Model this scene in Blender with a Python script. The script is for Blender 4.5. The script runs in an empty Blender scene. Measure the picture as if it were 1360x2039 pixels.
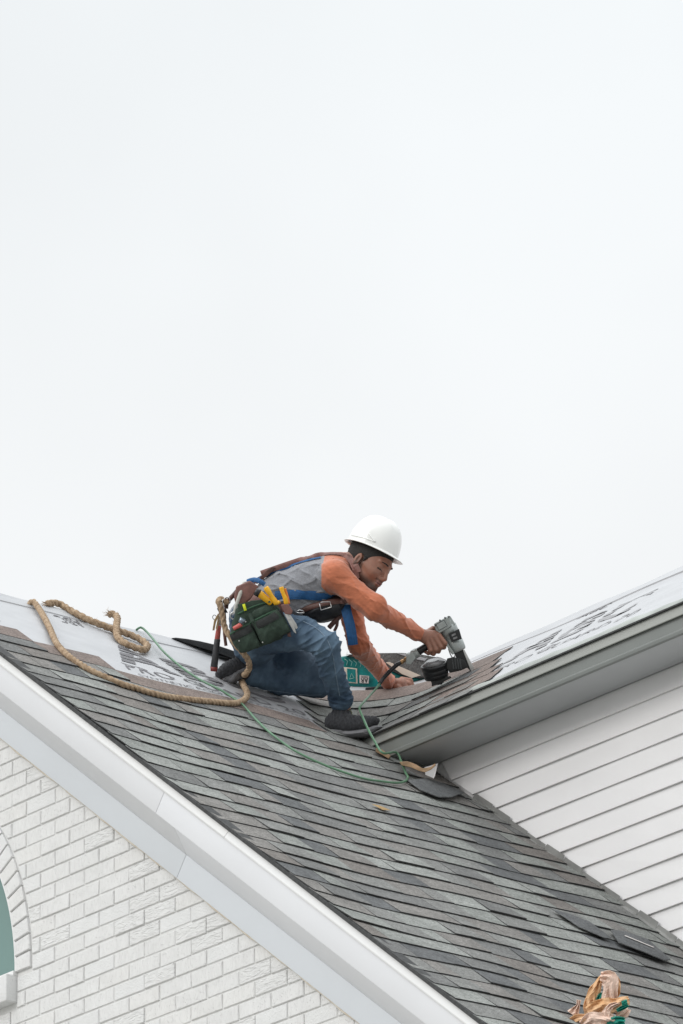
import bpy, bmesh, math, random
import numpy as np
from mathutils import Vector, Matrix
random.seed(7); RNG = np.random.default_rng(5)
C = bpy.context.scene.collection
SC = bpy.context.scene
# ---------------------------------------------------------------- camera
CX, CY, F = 680.0, 1019.5, 11210.2
def rotm(yaw, pitch, roll):
    fw = np.array([-math.cos(pitch)*math.sin(yaw), math.cos(pitch)*math.cos(yaw), math.sin(pitch)])
    r = np.array([math.cos(yaw), math.sin(yaw), 0.0]); up = np.cross(r, fw)
    r2 = r*math.cos(roll)+up*math.sin(roll); up2 = np.cross(r2, fw)
    return np.array([r2, up2, fw])
RI, RU, RF = rotm(math.radians(50.7038), math.radians(21.8594), math.radians(-0.8855))
cam = bpy.data.cameras.new('camera'); cam.sensor_fit = 'HORIZONTAL'; cam.sensor_width = 36
cam.lens = F/1360*36; cam.clip_start = 0.5; cam.clip_end = 6000
co = bpy.data.objects.new('camera', cam); C.objects.link(co); SC.camera = co
co.matrix_world = Matrix(((RI[0], RU[0], -RF[0], 0), (RI[1], RU[1], -RF[1], 0), (RI[2], RU[2], -RF[2], 0), (0, 0, 0, 1)))
# ---------------------------------------------------------------- light
SUN_EL, SUN_AZ = 29.0, 186.0      # azimuth counted from +Y towards +X
w = bpy.data.worlds.new('World'); SC.world = w; w.use_nodes = True
nt = w.node_tree; N = nt.nodes; Lk = nt.links
bg = N['Background']
sky = N.new('ShaderNodeTexSky'); sky.sky_type = 'NISHITA'; sky.sun_disc = False
sky.sun_elevation = math.radians(SUN_EL); sky.sun_rotation = math.radians(SUN_AZ)
tc = N.new('ShaderNodeTexCoord'); sep = N.new('ShaderNodeSeparateXYZ'); Lk.new(tc.outputs['Generated'], sep.inputs[0])
rmp = N.new('ShaderNodeMapRange'); rmp.interpolation_type = 'SMOOTHSTEP'
rmp.inputs['From Min'].default_value = 0.45; rmp.inputs['From Max'].default_value = 1.0
rmp.inputs['To Min'].default_value = 8.15; rmp.inputs['To Max'].default_value = 20
Lk.new(sep.outputs['Z'], rmp.inputs['Value'])
noi = N.new('ShaderNodeTexNoise'); noi.inputs['Scale'].default_value = 6; noi.inputs['Detail'].default_value = 4; noi.inputs['Roughness'].default_value = .5
Lk.new(tc.outputs['Generated'], noi.inputs['Vector'])
nr = N.new('ShaderNodeMapRange'); nr.inputs['From Min'].default_value = .3; nr.inputs['From Max'].default_value = .7
nr.inputs['To Min'].default_value = .945; nr.inputs['To Max'].default_value = 1.05; Lk.new(noi.outputs['Fac'], nr.inputs['Value'])
mul = N.new('ShaderNodeMath'); mul.operation = 'MULTIPLY'; Lk.new(rmp.outputs[0], mul.inputs[0]); Lk.new(nr.outputs[0], mul.inputs[1])
tint = N.new('ShaderNodeValToRGB'); tint.color_ramp.elements[0].position = .25; tint.color_ramp.elements[1].position = .47
tint.color_ramp.elements[0].color = (1, 1, 1, 1); tint.color_ramp.elements[1].color = (.955, .992, 1.01, 1); Lk.new(sep.outputs['Z'], tint.inputs[0])
cl = N.new('ShaderNodeVectorMath'); cl.operation = 'SCALE'; Lk.new(tint.outputs[0], cl.inputs[0]); Lk.new(mul.outputs[0], cl.inputs['Scale'])
mx = N.new('ShaderNodeMixRGB'); mx.inputs[0].default_value = .97; Lk.new(sky.outputs[0], mx.inputs[1]); Lk.new(cl.outputs[0], mx.inputs[2])
Lk.new(mx.outputs[0], bg.inputs['Color']); bg.inputs['Strength'].default_value = 0.1
sl = bpy.data.lights.new('sun', 'SUN'); sl.energy = .95; sl.angle = math.radians(28); sl.color = (1, .975, .94)
so = bpy.data.objects.new('sun', sl); C.objects.link(so)
az, el = math.radians(SUN_AZ), math.radians(SUN_EL)
sdir = Vector((math.sin(az)*math.cos(el), math.cos(az)*math.cos(el), math.sin(el)))
so.rotation_euler = sdir.to_track_quat('Z', 'Y').to_euler()
SC.view_settings.view_transform = 'Standard'; SC.view_settings.look = 'None'; SC.view_settings.exposure = .2; SC.view_settings.gamma = 1
SC.view_settings.use_curve_mapping = False
# ---------------------------------------------------------------- helpers
def ray(x, y): return RI*((x-CX)/F) - RU*((y-CY)/F) + RF
def J(x, y, d): return ray(x, y)*d              # image place + distance -> point in the world
def hit(x, y, n, d): v = ray(x, y); return v*(d/np.dot(n, v))
def link(name, me, parent=None, mats=(), smooth=False):
    o = bpy.data.objects.new(name, me); C.objects.link(o)
    if parent is not None: o.parent = parent
    for m in (mats if isinstance(mats, (list, tuple)) else [mats]): me.materials.append(m)
    if smooth: me.polygons.foreach_set('use_smooth', [True]*len(me.polygons))
    return o
def mk(name, V, Fc, mats, parent=None, smooth=False, mi=None):
    me = bpy.data.meshes.new(name); me.from_pydata([tuple(map(float, v)) for v in V], [], [tuple(int(i) for i in f) for f in Fc]); me.update()
    o = link(name, me, parent, mats, smooth)
    if mi is not None: me.polygons.foreach_set('material_index', list(map(int, mi)))
    return o
def empty(name, label, cat, loc=(0, 0, 0), group=None):
    o = bpy.data.objects.new(name, None); C.objects.link(o); o.location = tuple(map(float, loc)); o.empty_display_size = .1
    o['label'] = label; o['category'] = cat
    if group: o['group'] = group
    bpy.context.view_layer.update()
    return o
def adopt(o, root):   # keep world place under an offset parent
    o.parent = root; o.matrix_parent_inverse = Matrix.Translation(-Vector(root.location))
    return o
def tag(o, label, cat, group=None, kind=None):
    if kind: o['kind'] = kind
    if label: o['label'] = label
    if cat: o['category'] = cat
    if group: o['group'] = group
    return o
def box_vf(p0, ex, ey, ez):     # corner and three edge vectors
    p0, ex, ey, ez = map(np.array, (p0, ex, ey, ez))
    V = [p0, p0+ex, p0+ex+ey, p0+ey, p0+ez, p0+ex+ez, p0+ex+ey+ez, p0+ey+ez]
    Fc = [(0, 3, 2, 1), (4, 5, 6, 7), (0, 1, 5, 4), (1, 2, 6, 5), (2, 3, 7, 6), (3, 0, 4, 7)]
    return V, Fc
def obox(name, p0, ex, ey, ez, mats, parent=None, bev=0):
    V, Fc = box_vf(p0, ex, ey, ez); o = mk(name, V, Fc, mats, parent)
    fixn(o, bev); return o
def fixn(o, bev=0, seg=2):
    bm = bmesh.new(); bm.from_mesh(o.data); bmesh.ops.recalc_face_normals(bm, faces=bm.faces)
    if bev: bmesh.ops.bevel(bm, geom=bm.edges[:], offset=bev, segments=seg, profile=.6, affect='EDGES', clamp_overlap=True)
    bm.to_mesh(o.data); bm.free()
    if bev: o.data.polygons.foreach_set('use_smooth', [True]*len(o.data.polygons))
def prism(name, pts, d0, d1, mats, parent=None, bev=0, puff=0):
    """a solid between two distances whose outline follows a shape seen from the front"""
    n = len(pts); V = [J(x, y, d0) for x, y in pts]+[J(x, y, d1) for x, y in pts]
    Fc = [tuple(range(n)), tuple(range(2*n-1, n-1, -1))]+[(i, n+i, n+(i+1) % n, (i+1) % n) for i in range(n)]
    o = mk(name, V, Fc, mats, parent); fixn(o, bev, 3); return o
def frames(P):
    P = [np.array(p, float) for p in P]; n = len(P); T = []
    for i in range(n):
        t = P[min(i+1, n-1)]-P[max(i-1, 0)]; T.append(t/(np.linalg.norm(t)+1e-12))
    u = np.cross(T[0], [0, 0, 1]);
    if np.linalg.norm(u) < .1: u = np.cross(T[0], [0, 1, 0])
    u /= np.linalg.norm(u); U = []
    for t in T:
        u = u-t*np.dot(u, t); u /= np.linalg.norm(u); U.append(u)
    return P, T, U
def spline(P, step):
    P = [np.array(p, float) for p in P]; out = []
    Q = [2*P[0]-P[1]]+P+[2*P[-1]-P[-2]]
    for i in range(1, len(Q)-2):
        a, b, c, d = Q[i-1:i+3]; n = max(2, int(np.linalg.norm(c-b)/step))
        for k in range(n):
            t = k/n; out.append(.5*((2*b)+(c-a)*t+(2*a-5*b+4*c-d)*t*t+(-a+3*b-3*c+d)*t**3))
    out.append(P[-1]); return out
def tube(name, P, rad, mats, parent=None, seg=12, lobes=0, twist=0, amp=.18, taper=None, jit=0):
    P, T, U = frames(P); V = []; Fc = []; s = 0
    for i, (p, t, u) in enumerate(zip(P, T, U)):
        if i: s += np.linalg.norm(P[i]-P[i-1])
        b = np.cross(t, u); r0 = rad*(taper(i/(len(P)-1)) if taper else 1)
        for k in range(seg):
            a = 2*math.pi*k/seg; r = r0
            if lobes: r = r0*(1-amp+amp*1.35*abs(math.cos(lobes*.5*(a-twist*s)))**.7)+(random.uniform(-jit, jit) if jit else 0)
            V.append(p+(u*math.cos(a)+b*math.sin(a))*r)
    for i in range(len(P)-1):
        for k in range(seg):
            a = i*seg+k; b2 = i*seg+(k+1) % seg; Fc.append((a, b2, b2+seg, a+seg))
    Fc.append(tuple(range(seg))[::-1]); Fc.append(tuple((len(P)-1)*seg+k for k in range(seg)))
    return mk(name, V, Fc, mats, parent, smooth=True)
def ribbon(name, P, width, th, nrm, mats, parent=None):
    """a flat strap along P; nrm = outward normals (one or per point)"""
    P, T, U = frames(P); V = []; Fc = []; n = len(P)
    for i in range(n):
        nn = np.array(nrm[i] if isinstance(nrm, list) else nrm, float); nn = nn-T[i]*np.dot(nn, T[i]); nn /= np.linalg.norm(nn)
        b = np.cross(T[i], nn); wd = width[i] if isinstance(width, (list, np.ndarray)) else width
        V += [P[i]-b*wd/2, P[i]-b*wd/4+nn*th*1.2, P[i]+nn*th*1.5, P[i]+b*wd/4+nn*th*1.2, P[i]+b*wd/2, P[i]-nn*th*.5]
    for i in range(n-1):
        for k in range(6): a = i*6+k; b2 = i*6+(k+1) % 6; Fc.append((a, b2, b2+6, a+6))
    Fc.append(tuple(range(6))); Fc.append(tuple((n-1)*6+k for k in range(5, -1, -1)))
    o = mk(name, V, Fc, mats, parent); fixn(o); return o
# ---------------------------------------------------------------- materials
def mat(name, col, rough=.7, metal=0, var=.08, vscale=6, bump=0, bscale=60, bdist=.002, stretch=None, spec=.5, col2=None, detail=5, coat=0, sheen=0):
    m = bpy.data.materials.new(name); m.use_nodes = True; n = m.node_tree.nodes; l = m.node_tree.links; b = n['Principled BSDF']
    b.inputs['Roughness'].default_value = rough; b.inputs['Metallic'].default_value = metal; b.inputs['Specular IOR Level'].default_value = spec
    if coat: b.inputs['Coat Weight'].default_value = coat; b.inputs['Coat Roughness'].default_value = .2
    if sheen: b.inputs['Sheen Weight'].default_value = sheen
    t = n.new('ShaderNodeTexCoord'); mp = n.new('ShaderNodeMapping'); l.new(t.outputs['Object'], mp.inputs[0])
    if stretch: mp.inputs['Scale'].default_value = stretch
    z = n.new('ShaderNodeTexNoise'); z.inputs['Scale'].default_value = vscale; z.inputs['Detail'].default_value = detail; l.new(mp.outputs[0], z.inputs['Vector'])
    r = n.new('ShaderNodeValToRGB'); l.new(z.outputs['Fac'], r.inputs[0])
    c2 = col2 or [min(1, c*(1+var)) for c in col]; c1 = [c*(1-var) for c in col] if not col2 else col
    r.color_ramp.elements[0].position = .32; r.color_ramp.elements[1].position = .68
    r.color_ramp.elements[0].color = (*c1, 1); r.color_ramp.elements[1].color = (*c2, 1); l.new(r.outputs[0], b.inputs['Base Color'])
    if bump:
        z2 = n.new('ShaderNodeTexNoise'); z2.inputs['Scale'].default_value = bscale; z2.inputs['Detail'].default_value = 4; l.new(mp.outputs[0], z2.inputs['Vector'])
        bp = n.new('ShaderNodeBump'); bp.inputs['Strength'].default_value = bump; bp.inputs['Distance'].default_value = bdist
        l.new(z2.outputs['Fac'], bp.inputs['Height']); l.new(bp.outputs[0], b.inputs['Normal'])
    return m
def granule(name, col, var=.5):
    """mineral granules: speckle at a few millimetres over slow blotches"""
    m = bpy.data.materials.new(name); m.use_nodes = True; n = m.node_tree.nodes; l = m.node_tree.links; b = n['Principled BSDF']
    b.inputs['Roughness'].default_value = .92; b.inputs['Specular IOR Level'].default_value = .25
    t = n.new('ShaderNodeTexCoord')
    z = n.new('ShaderNodeTexNoise'); z.inputs['Scale'].default_value = 230; z.inputs['Detail'].default_value = 3; z.inputs['Roughness'].default_value = .8; l.new(t.outputs['Object'], z.inputs['Vector'])
    r = n.new('ShaderNodeValToRGB'); l.new(z.outputs['Fac'], r.inputs[0])
    r.color_ramp.elements[0].position = .34; r.color_ramp.elements[1].position = .66
    r.color_ramp.elements[0].color = (*[c*(1-var) for c in col], 1); r.color_ramp.elements[1].color = (*[min(1, c*(1+var)) for c in col], 1)
    z3 = n.new('ShaderNodeTexNoise'); z3.inputs['Scale'].default_value = 11; z3.inputs['Detail'].default_value = 5; l.new(t.outputs['Object'], z3.inputs['Vector'])
    mr = n.new('ShaderNodeMapRange'); mr.inputs['From Min'].default_value = .3; mr.inputs['From Max'].default_value = .7; mr.inputs['To Min'].default_value = .84; mr.inputs['To Max'].default_value = 1.14
    l.new(z3.outputs['Fac'], mr.inputs['Value']); sc = n.new('ShaderNodeVectorMath'); sc.operation = 'SCALE'; l.new(r.outputs[0], sc.inputs[0]); l.new(mr.outputs[0], sc.inputs['Scale'])
    z4 = n.new('ShaderNodeTexNoise'); z4.inputs['Scale'].default_value = 75; z4.inputs['Detail'].default_value = 2; l.new(t.outputs['Object'], z4.inputs['Vector'])
    m4 = n.new('ShaderNodeMapRange'); m4.inputs['From Min'].default_value = .3; m4.inputs['From Max'].default_value = .7; m4.inputs['To Min'].default_value = .78; m4.inputs['To Max'].default_value = 1.24; l.new(z4.outputs['Fac'], m4.inputs['Value'])
    s4 = n.new('ShaderNodeVectorMath'); s4.operation = 'SCALE'; l.new(sc.outputs[0], s4.inputs[0]); l.new(m4.outputs[0], s4.inputs['Scale']); l.new(s4.outputs[0], b.inputs['Base Color'])
    bp = n.new('ShaderNodeBump'); bp.inputs['Strength'].default_value = .5; bp.inputs['Distance'].default_value = .0015; l.new(z.outputs['Fac'], bp.inputs['Height']); l.new(bp.outputs[0], b.inputs['Normal'])
    return m
G = [granule('granules_'+k, c) for k, c in dict(
    sage=(0.225, 0.234, 0.221), grey=(0.200, 0.201, 0.194), taupe=(0.200, 0.191, 0.181), slate=(0.117, 0.121, 0.124), mid=(0.158, 0.159, 0.156), pale=(0.259, 0.267, 0.254), brown=(0.176, 0.162, 0.151)).items()]
GW = [19, 19, 15, 13, 17, 13, 5]
M_head = granule('granules_headlap', (.195, .158, .142))
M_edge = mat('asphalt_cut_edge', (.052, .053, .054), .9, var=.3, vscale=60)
M_felt_shade = mat('felt_and_shade_black', (.018, .02, .022), .55, var=.3, vscale=20, bump=.3)  # felt strip by the ridge, and the painted shade under the left hand
M_white = mat('white_painted_aluminium', (.66, .665, .685), .42, var=.02, vscale=2, bump=.05, bscale=3)
M_drip = mat('white_drip_metal', (.73, .73, .73), .38, var=.02, vscale=3)
M_frieze = mat('pale_painted_board', (.58, .605, .635), .5, var=.02, vscale=2)
M_siding = mat('vinyl_siding', (.785, .775, .78), .5, var=.025, vscale=2.5, bump=.12, bscale=4, bdist=.004)
M_fascia = mat('grey_green_fascia_metal', (.20, .213, .205), .42, var=.08, vscale=3, bump=.05, bscale=5)
M_eave = mat('light_grey_green_drip_metal', (.33, .34, .32), .36, var=.06, vscale=3)
M_soff = mat('grey_soffit', (.50, .515, .525), .55, var=.05, vscale=3)
M_wood = mat('weathered_raw_wood', (.42, .28, .17), .85, var=.4, vscale=30, bump=.5, bscale=40)
M_mortar = mat('painted_mortar', (.68, .678, .67), .85, var=.06, vscale=20, bump=.4, bscale=90)
M_flash = mat('dull_flashing_metal', (.36, .36, .35), .4, metal=.7, var=.15, vscale=12)
M_dark = mat('dark_void', (.02, .02, .02), .9)
def brickmat(name, kind, base=(.69, .688, .683)):
    m = mat(name, base, .62, var=.03, vscale=14)
    n = m.node_tree.nodes; l = m.node_tree.links; b = n['Principled BSDF']
    t = n.new('ShaderNodeTexCoord'); mp = n.new('ShaderNodeMapping'); l.new(t.outputs['Object'], mp.inputs[0])
    z = n.new('ShaderNodeTexNoise'); z.inputs['Detail'].default_value = 3
    if kind == 'wire': mp.inputs['Scale'].default_value = (1, 1, .16); z.inputs['Scale'].default_value = 95; dist, st = .009, .8
    elif kind == 'rock': mp.inputs['Scale'].default_value = (.35, 1, 1.3); z.inputs['Scale'].default_value = 55; dist, st = .011, .9; z.inputs['Distortion'].default_value = 1.2
    else: z.inputs['Scale'].default_value = 120; dist, st = .007, .5
    l.new(mp.outputs[0], z.inputs['Vector'])
    v = n.new('ShaderNodeTexVoronoi'); v.inputs['Scale'].default_value = 90; l.new(t.outputs['Object'], v.inputs['Vector'])
    pit = n.new('ShaderNodeMapRange'); pit.inputs['From Min'].default_value = .05; pit.inputs['From Max'].default_value = .22; l.new(v.outputs['Distance'], pit.inputs['Value'])
    ad = n.new('ShaderNodeMath'); ad.operation = 'MULTIPLY_ADD'; l.new(pit.outputs[0], ad.inputs[0]); ad.inputs[1].default_value = (.15 if kind == 'rock' else .45); l.new(z.outputs['Fac'], ad.inputs[2])
    bp = n.new('ShaderNodeBump'); bp.inputs['Strength'].default_value = st; bp.inputs['Distance'].default_value = dist; l.new(ad.outputs[0], bp.inputs['Height']); l.new(bp.outputs[0], b.inputs['Normal'])
    return m
M_br = [brickmat('painted_brick_wirecut', 'wire'), brickmat('painted_brick_rockface', 'rock'), brickmat('painted_brick_sanded', 'sand', (.685, .686, .684)), brickmat('painted_brick_warm', 'wire', (.692, .687, .677))]
# ---------------------------------------------------------------- ground
gm = mat('pale_bounce_ground', (.25, .25, .225), .9, var=.3, vscale=.4, col2=(.36, .35, .33))  # unseen ground, made paler to bounce light up under the eave
grd = mk('ground', [(-3000, -3000, -1.7), (3000, -3000, -1.7), (3000, 3000, -1.7), (-3000, 3000, -1.7)], [(0, 1, 2, 3)], gm); grd['kind'] = 'structure'
# ---------------------------------------------------------------- roof geometry
L8 = .2032
TH = math.radians(37.72); ST, CT = math.sin(TH), math.cos(TH)
nA = np.array([ST, 0, CT]); dA = -4.4954
ZE = 8.328; XA0 = (dA-CT*ZE)/ST; YB0 = 14.9212; VR = .985
nB = np.array([0, -ST, CT]); dB = nB@np.array([0, YB0, ZE])
YR = 12.908          # outer rake edge of the shingles
YW = 13.0482         # brick wall face
YS = 15.1587         # siding wall face
RHO = .34
def wob(a, b, v): # the deck is not flat
    return .004*math.sin(2.1*a+.6*v)+.0045*math.sin(3.1*a+1.3*v+.5)*math.sin(2.3*v+.7)+.003*math.sin(7.3*a-2.1*v)+.002*math.sin(11.*v+5*a)
def rho_of(v): return .05+.36*min(1, max(0, (v+.03)/.55))
def RP(u, v, h, vref):
    """u runs along a course: u<0 on the main slope, bends through the valley, then along the right slope"""
    if vref > 3: return _A(u, v, h)
    rho = rho_of(v); rr = rho_of(vref); arc, ar = rho*math.pi/2, rr*math.pi/2
    k = (v-vref)*CT-(rho-rr)
    u = u-k if u < 0 else (u-ar+arc+k if u > ar else -k+(arc+2*k)*u/ar)
    Y0 = YB0+v*CT-rho; X0 = XA0-v*CT+rho; z = ZE+v*ST
    if u < 0: p = np.array([X0-rho, Y0+u, z]); dn = (1, 0)
    elif u < arc:
        a = u/rho; dn = (math.cos(a), -math.sin(a)); p = np.array([X0-rho*dn[0], Y0-rho*dn[1], z])
    else: p = np.array([X0+u-arc, Y0+rho, z]); dn = (0, -1)
    nn = np.array([ST*dn[0], ST*dn[1], CT])
    return p+nn*(h+wob(p[0]*.3+p[1], 0, v))
def u_of_Y(Y, vref): return Y-(YB0+vref*CT-rho_of(vref))
def u_of_X(X, vref): return X-(XA0-vref*CT+rho_of(vref))+rho_of(vref)*math.pi/2
def _A(Y, v, h):
    p = np.array([XA0-v*CT, Y, ZE+v*ST]); return p+nA*(h+wob(p[0]*.3+p[1], 0, v))
def onA(x, y, h=0):
    p = hit(x, y, nA, dA); v = (p[2]-ZE)/ST
    return p+nA*(h+wob(p[0]*.3+p[1], 0, v))
def onB(x, y, h=0):
    p = hit(x, y, nB, dB); v = (p[2]-ZE)/ST
    return p+nB*(h+wob(p[0]*.3+p[1], 0, v))
house = empty('house', 'two storey house of white painted brick and pale siding under grey shingle roofs', 'house', (-18, 15, -1.7))
def H(o, lab=None):
    adopt(o, house)
    if lab: o['label'] = lab
    return o
def sheet(name, grid, mats, parent=None, smooth=True, thick=0):
    nu, nv = len(grid), len(grid[0]); V = [p for row in grid for p in row]
    Fc = [(i*nv+j, (i+1)*nv+j, (i+1)*nv+j+1, i*nv+j+1) for i in range(nu-1) for j in range(nv-1)]
    return mk(name, V, Fc, mats, parent, smooth)
# decks (solid slabs under everything)
def slab(name, pts, t, mats):
    n = np.cross(np.array(pts[1])-pts[0], np.array(pts[2])-pts[0]); n = n/np.linalg.norm(n); n = n if n[2] > 0 else -n
    k = len(pts); V = [np.array(p) for p in pts]+[np.array(p)-n*t for p in pts]
    o = mk(name, V, [tuple(range(k)), tuple(range(2*k-1, k-1, -1))]+[(i, (i+1) % k, k+(i+1) % k, k+i) for i in range(k)], mats); fixn(o); return o
def pA(Y, v, h): return np.array([XA0-v*CT, Y, ZE+v*ST])+nA*h
def pB(X, v, h): return np.array([X, YB0+v*CT, ZE+v*ST])+nB*h
roofA = H(slab('main_roof', [pA(YR+.012, -4.6, -.028), pA(YS+.02, -4.6, -.028), pA(YS+.02, -.02, -.028), pA(YB0+VR*CT, VR, -.028), pA(22, VR, -.028), pA(22, VR, -.028), pA(YR+.012, VR, -.028)], .02, M_dark))
XRg = XA0-VR*CT; ZRg = ZE+VR*ST
back = H(slab('rear_slope', [(XRg, YR+.012, ZRg-.03), (XRg, 22, ZRg-.03), (XRg-4.4*CT, 22, ZRg-4.4*ST), (XRg-4.4*CT, YR+.012, ZRg-4.4*ST)], .02, G[1]))
roofB = H(slab('right_roof', [pB(XA0+.03, 0.005, -.03), pB(-12.5, .005, -.03), pB(-12.5, VR, -.03), pB(XRg, VR, -.03)], .015, M_dark))
YRg = YB0+VR*CT
H(slab('rear_slope', [(XRg, YRg, ZRg-.03), (-12.5, YRg, ZRg-.03), (-12.5, YRg+3.4, ZRg-3.4*ST/CT), (XRg, YRg+3.4, ZRg-3.4*ST/CT)], .015, G[1]))
# ---------------------------------------------------------------- shingles
E = .148
TOP = -.03            # upper limit of the course that runs right across
courses = []
k = 0
pieces = []           # (bbox size, builder)
def shingle_vf(u0, u1, va, vb, vref, hb, ht, skew=0, T=.0075, nseg=None, curl=0):
    ns = nseg or max(2, int((u1-u0)/.09)+1); V = []; Fc = []; mi = []
    for i in range(ns+1):
        t = i/ns; u = u0+(u1-u0)*t; c = curl*(.5+.5*math.sin(9*u+va*5))
        V += [RP(u+skew*(-.5+t), va, hb+c, vref), RP(u+skew*(.5-t), vb, ht, vref), RP(u+skew*(-.5+t), va+.001, hb-T+c, vref), RP(u+skew*(.5-t), vb, ht-.003, vref)]
    for i in range(ns):
        a = 4*i; b = a+4
        Fc += [(a, a+1, b+1, b), (a, b, b+2, a+2)]; mi += [0, 1]
    Fc += [(0, 2, 3, 1), (4*ns, 4*ns+1, 4*ns+3, 4*ns+2)]; mi += [1, 1]
    return V, Fc, mi
def inframe(V, m=6):
    for p in V:
        d = RF@p; x = CX+F*(RI@p)/d; y = CY-F*(RU@p)/d
        if -m < x < 1360+m and y < 2040+m: return True
    return False
vk = TOP-E; rows = []
while vk > -4.3: rows.append(vk); vk -= E
def yend(v): return YS-.004 if v+E < .02 else None
def v_is_top(v): return abs(v-TOP) < 1e-6
def add_row(vb_, u0, u1, vr=None):
    """one course: laminated tabs of uneven width, every other one raised"""
    u = u0; j = 0
    while u < u1-.03:
        wdt = random.choice([.10, .13, .15, .18, .21, .25])*random.uniform(.85, 1.15)
        ue = u+wdt
        if u1-ue < .07: ue = u1
        g = random.choices(range(7), GW)[0]
        raised = j % 2
        if v_is_top(vb_) and ue > -.5 and u < .9: g = random.choice([0, 1, 4])
        hb = (.0094 if raised else .0072)+random.uniform(-.001, .0016); ve = vb_+random.uniform(-.0025, .0025)
        pieces.append((shingle_vf(u+.0005, ue-.0005, ve, vb_+E+.03, vb_ if vr is None else vr, hb, .002, skew=random.uniform(.0, .012)*(1 if raised else -1), T=(.0064 if raised else .0050)*random.uniform(.8, 1.15), curl=random.choice([0, 0, .001, .002, .0035])), g))
        u = ue; j += 1
for v in rows:      # below the right eave a course simply ends at the siding
    add_row(v, YR, YS-.004, 9)
# courses above, stepping up at the left end and around the valley
add_row(TOP, u_of_Y(YR, TOP), u_of_Y(13.62, TOP)); add_row(TOP+E, u_of_Y(YR, TOP+E), u_of_Y(13.27, TOP+E))
XE = [-17.36, -17.50, -17.64, -17.76, -17.86]
rowB = [TOP, TOP+E, TOP+2*E, TOP+3*E]
for i, v in enumerate(rowB):
    add_row(v, u_of_Y(14.74+.05*i, v), u_of_X(XE[i], v))
# starter strip at the eave of the right roof
pieces.append((shingle_vf(u_of_X(XA0+.1, -.01), u_of_X(XE[0]-.02, -.01), -.022, .12, -.01, .006, .001, nseg=14, T=.006), 0))
def area(vf):
    V = np.array(vf[0]); d = V@RF; x = CX+F*(V@RI)/d; y = CY-F*(V@RU)/d
    x = np.clip(x, 0, 1360); y = np.clip(y, 0, 2039); return (x.max()-x.min())*(y.max()-y.min())
vis = [p for p in pieces if inframe(p[0][0], 500)]; far = [p for p in vis if not inframe(p[0][0])]; vis = [p for p in vis if inframe(p[0][0])]
vis.sort(key=lambda p: -area(p[0]))
for p, g in vis[:300]:
    adopt(mk('shingle', p[0], p[1], [G[g], M_edge], mi=p[2]), house).parent = roofA
def join_stuff(name, lst, parent, label=None):
    V = []; Fc = []; mi = []
    for p, g in lst:
        b = len(V); V += p[0]; Fc += [tuple(i+b for i in f) for f in p[1]]; mi += [g if m == 0 else 7 for m in p[2]]
    o = mk(name, V, Fc, G+[M_edge], mi=mi); adopt(o, house); o.parent = parent; o['kind'] = 'stuff'; return o
join_stuff('shingles', vis[300:]+far, roofA)
# brown head laps of the uppermost courses
heads = [(TOP-E, 13.62, 14.70, 'Y'), (TOP, 13.27, 13.63, 'Y'), (TOP+E, YR+.01, 13.28, 'Y')]
for i in range(4): heads.append((rowB[i], None, XE[i], 'B%d' % i))
for v, a, b, kd in heads:
    if kd == 'Y': u0, u1 = u_of_Y(a, v), u_of_Y(b, v)
    else:
        i = int(kd[1]); u0 = u_of_Y(14.74+.05*i, v) if i == 3 else u_of_X(XE[i]-.45, v); u1 = u_of_X(b, v)
    u = u0
    while u < u1-.02:
        ue = min(u1, u+random.uniform(.5, .95)); ue = u1 if u1-ue < .2 else ue
        pf = shingle_vf(u+.001, ue-.001, v+E-.01, v+(2.5 if kd == 'B3' else 2)*E+random.uniform(-.006, .006), v, .0055, .004, T=.004, nseg=max(3, int((ue-u)/.05)), skew=(.05 if kd != 'Y' and ue == u1 else 0))
        o = mk('shingle_headlap', pf[0], pf[1], [M_head, M_edge], mi=pf[2]); adopt(o, house); o.parent = roofA; o['label'] = 'reddish brown uncovered upper part of a shingle'
        u = ue
# ---------------------------------------------------------------- underlayment sheets
def creasef(a, v): return max(0, 1-max(0, (v-.74))/.08)*(.003*max(0, math.sin(17*a+5*v+2*math.sin(3*a)))**6+.0025*max(0, math.sin(9*a-14*v+1))**8+.004*max(0, math.sin(26*v+2.2*a+math.sin(5*a)))**10)
M_under = mat('pale_synthetic_underlayment', (.425, .43, .445), .5, var=.05, vscale=5, bump=.25, bscale=14, bdist=.006, stretch=(1, 1, 3))
def usheet(name, va, vb, u0, u1, vref, h, du=.03, dv=.05, edge=0):
    nv = max(2, int((vb-va)/dv)+1); g = []
    tt = [('Y', i/70) for i in range(70)]+[('C', i/12) for i in range(12)]+[('X', i/150) for i in range(151)]
    for kd, t in tt:
        row = []
        for j in range(nv+1):
            v = va+(vb-va)*j/nv; a = u_of_Y(YR+.004, v)
            ar = rho_of(v)*math.pi/2; u = a*(1-t) if kd == 'Y' else ar*t if kd == 'C' else ar+(u_of_X(-12.6, v)-ar)*t
            row.append(RP(u, v, h+creasef(u-a, v), v))
        g.append(row)
    return sheet(name, g, M_under)
us = H(usheet('underlayment_sheet', .02, VR+.0, u_of_Y(YR+.004, VR), u_of_X(-12.6, VR), VR, -.004), 'pale grey printed roofing underlayment')
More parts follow.
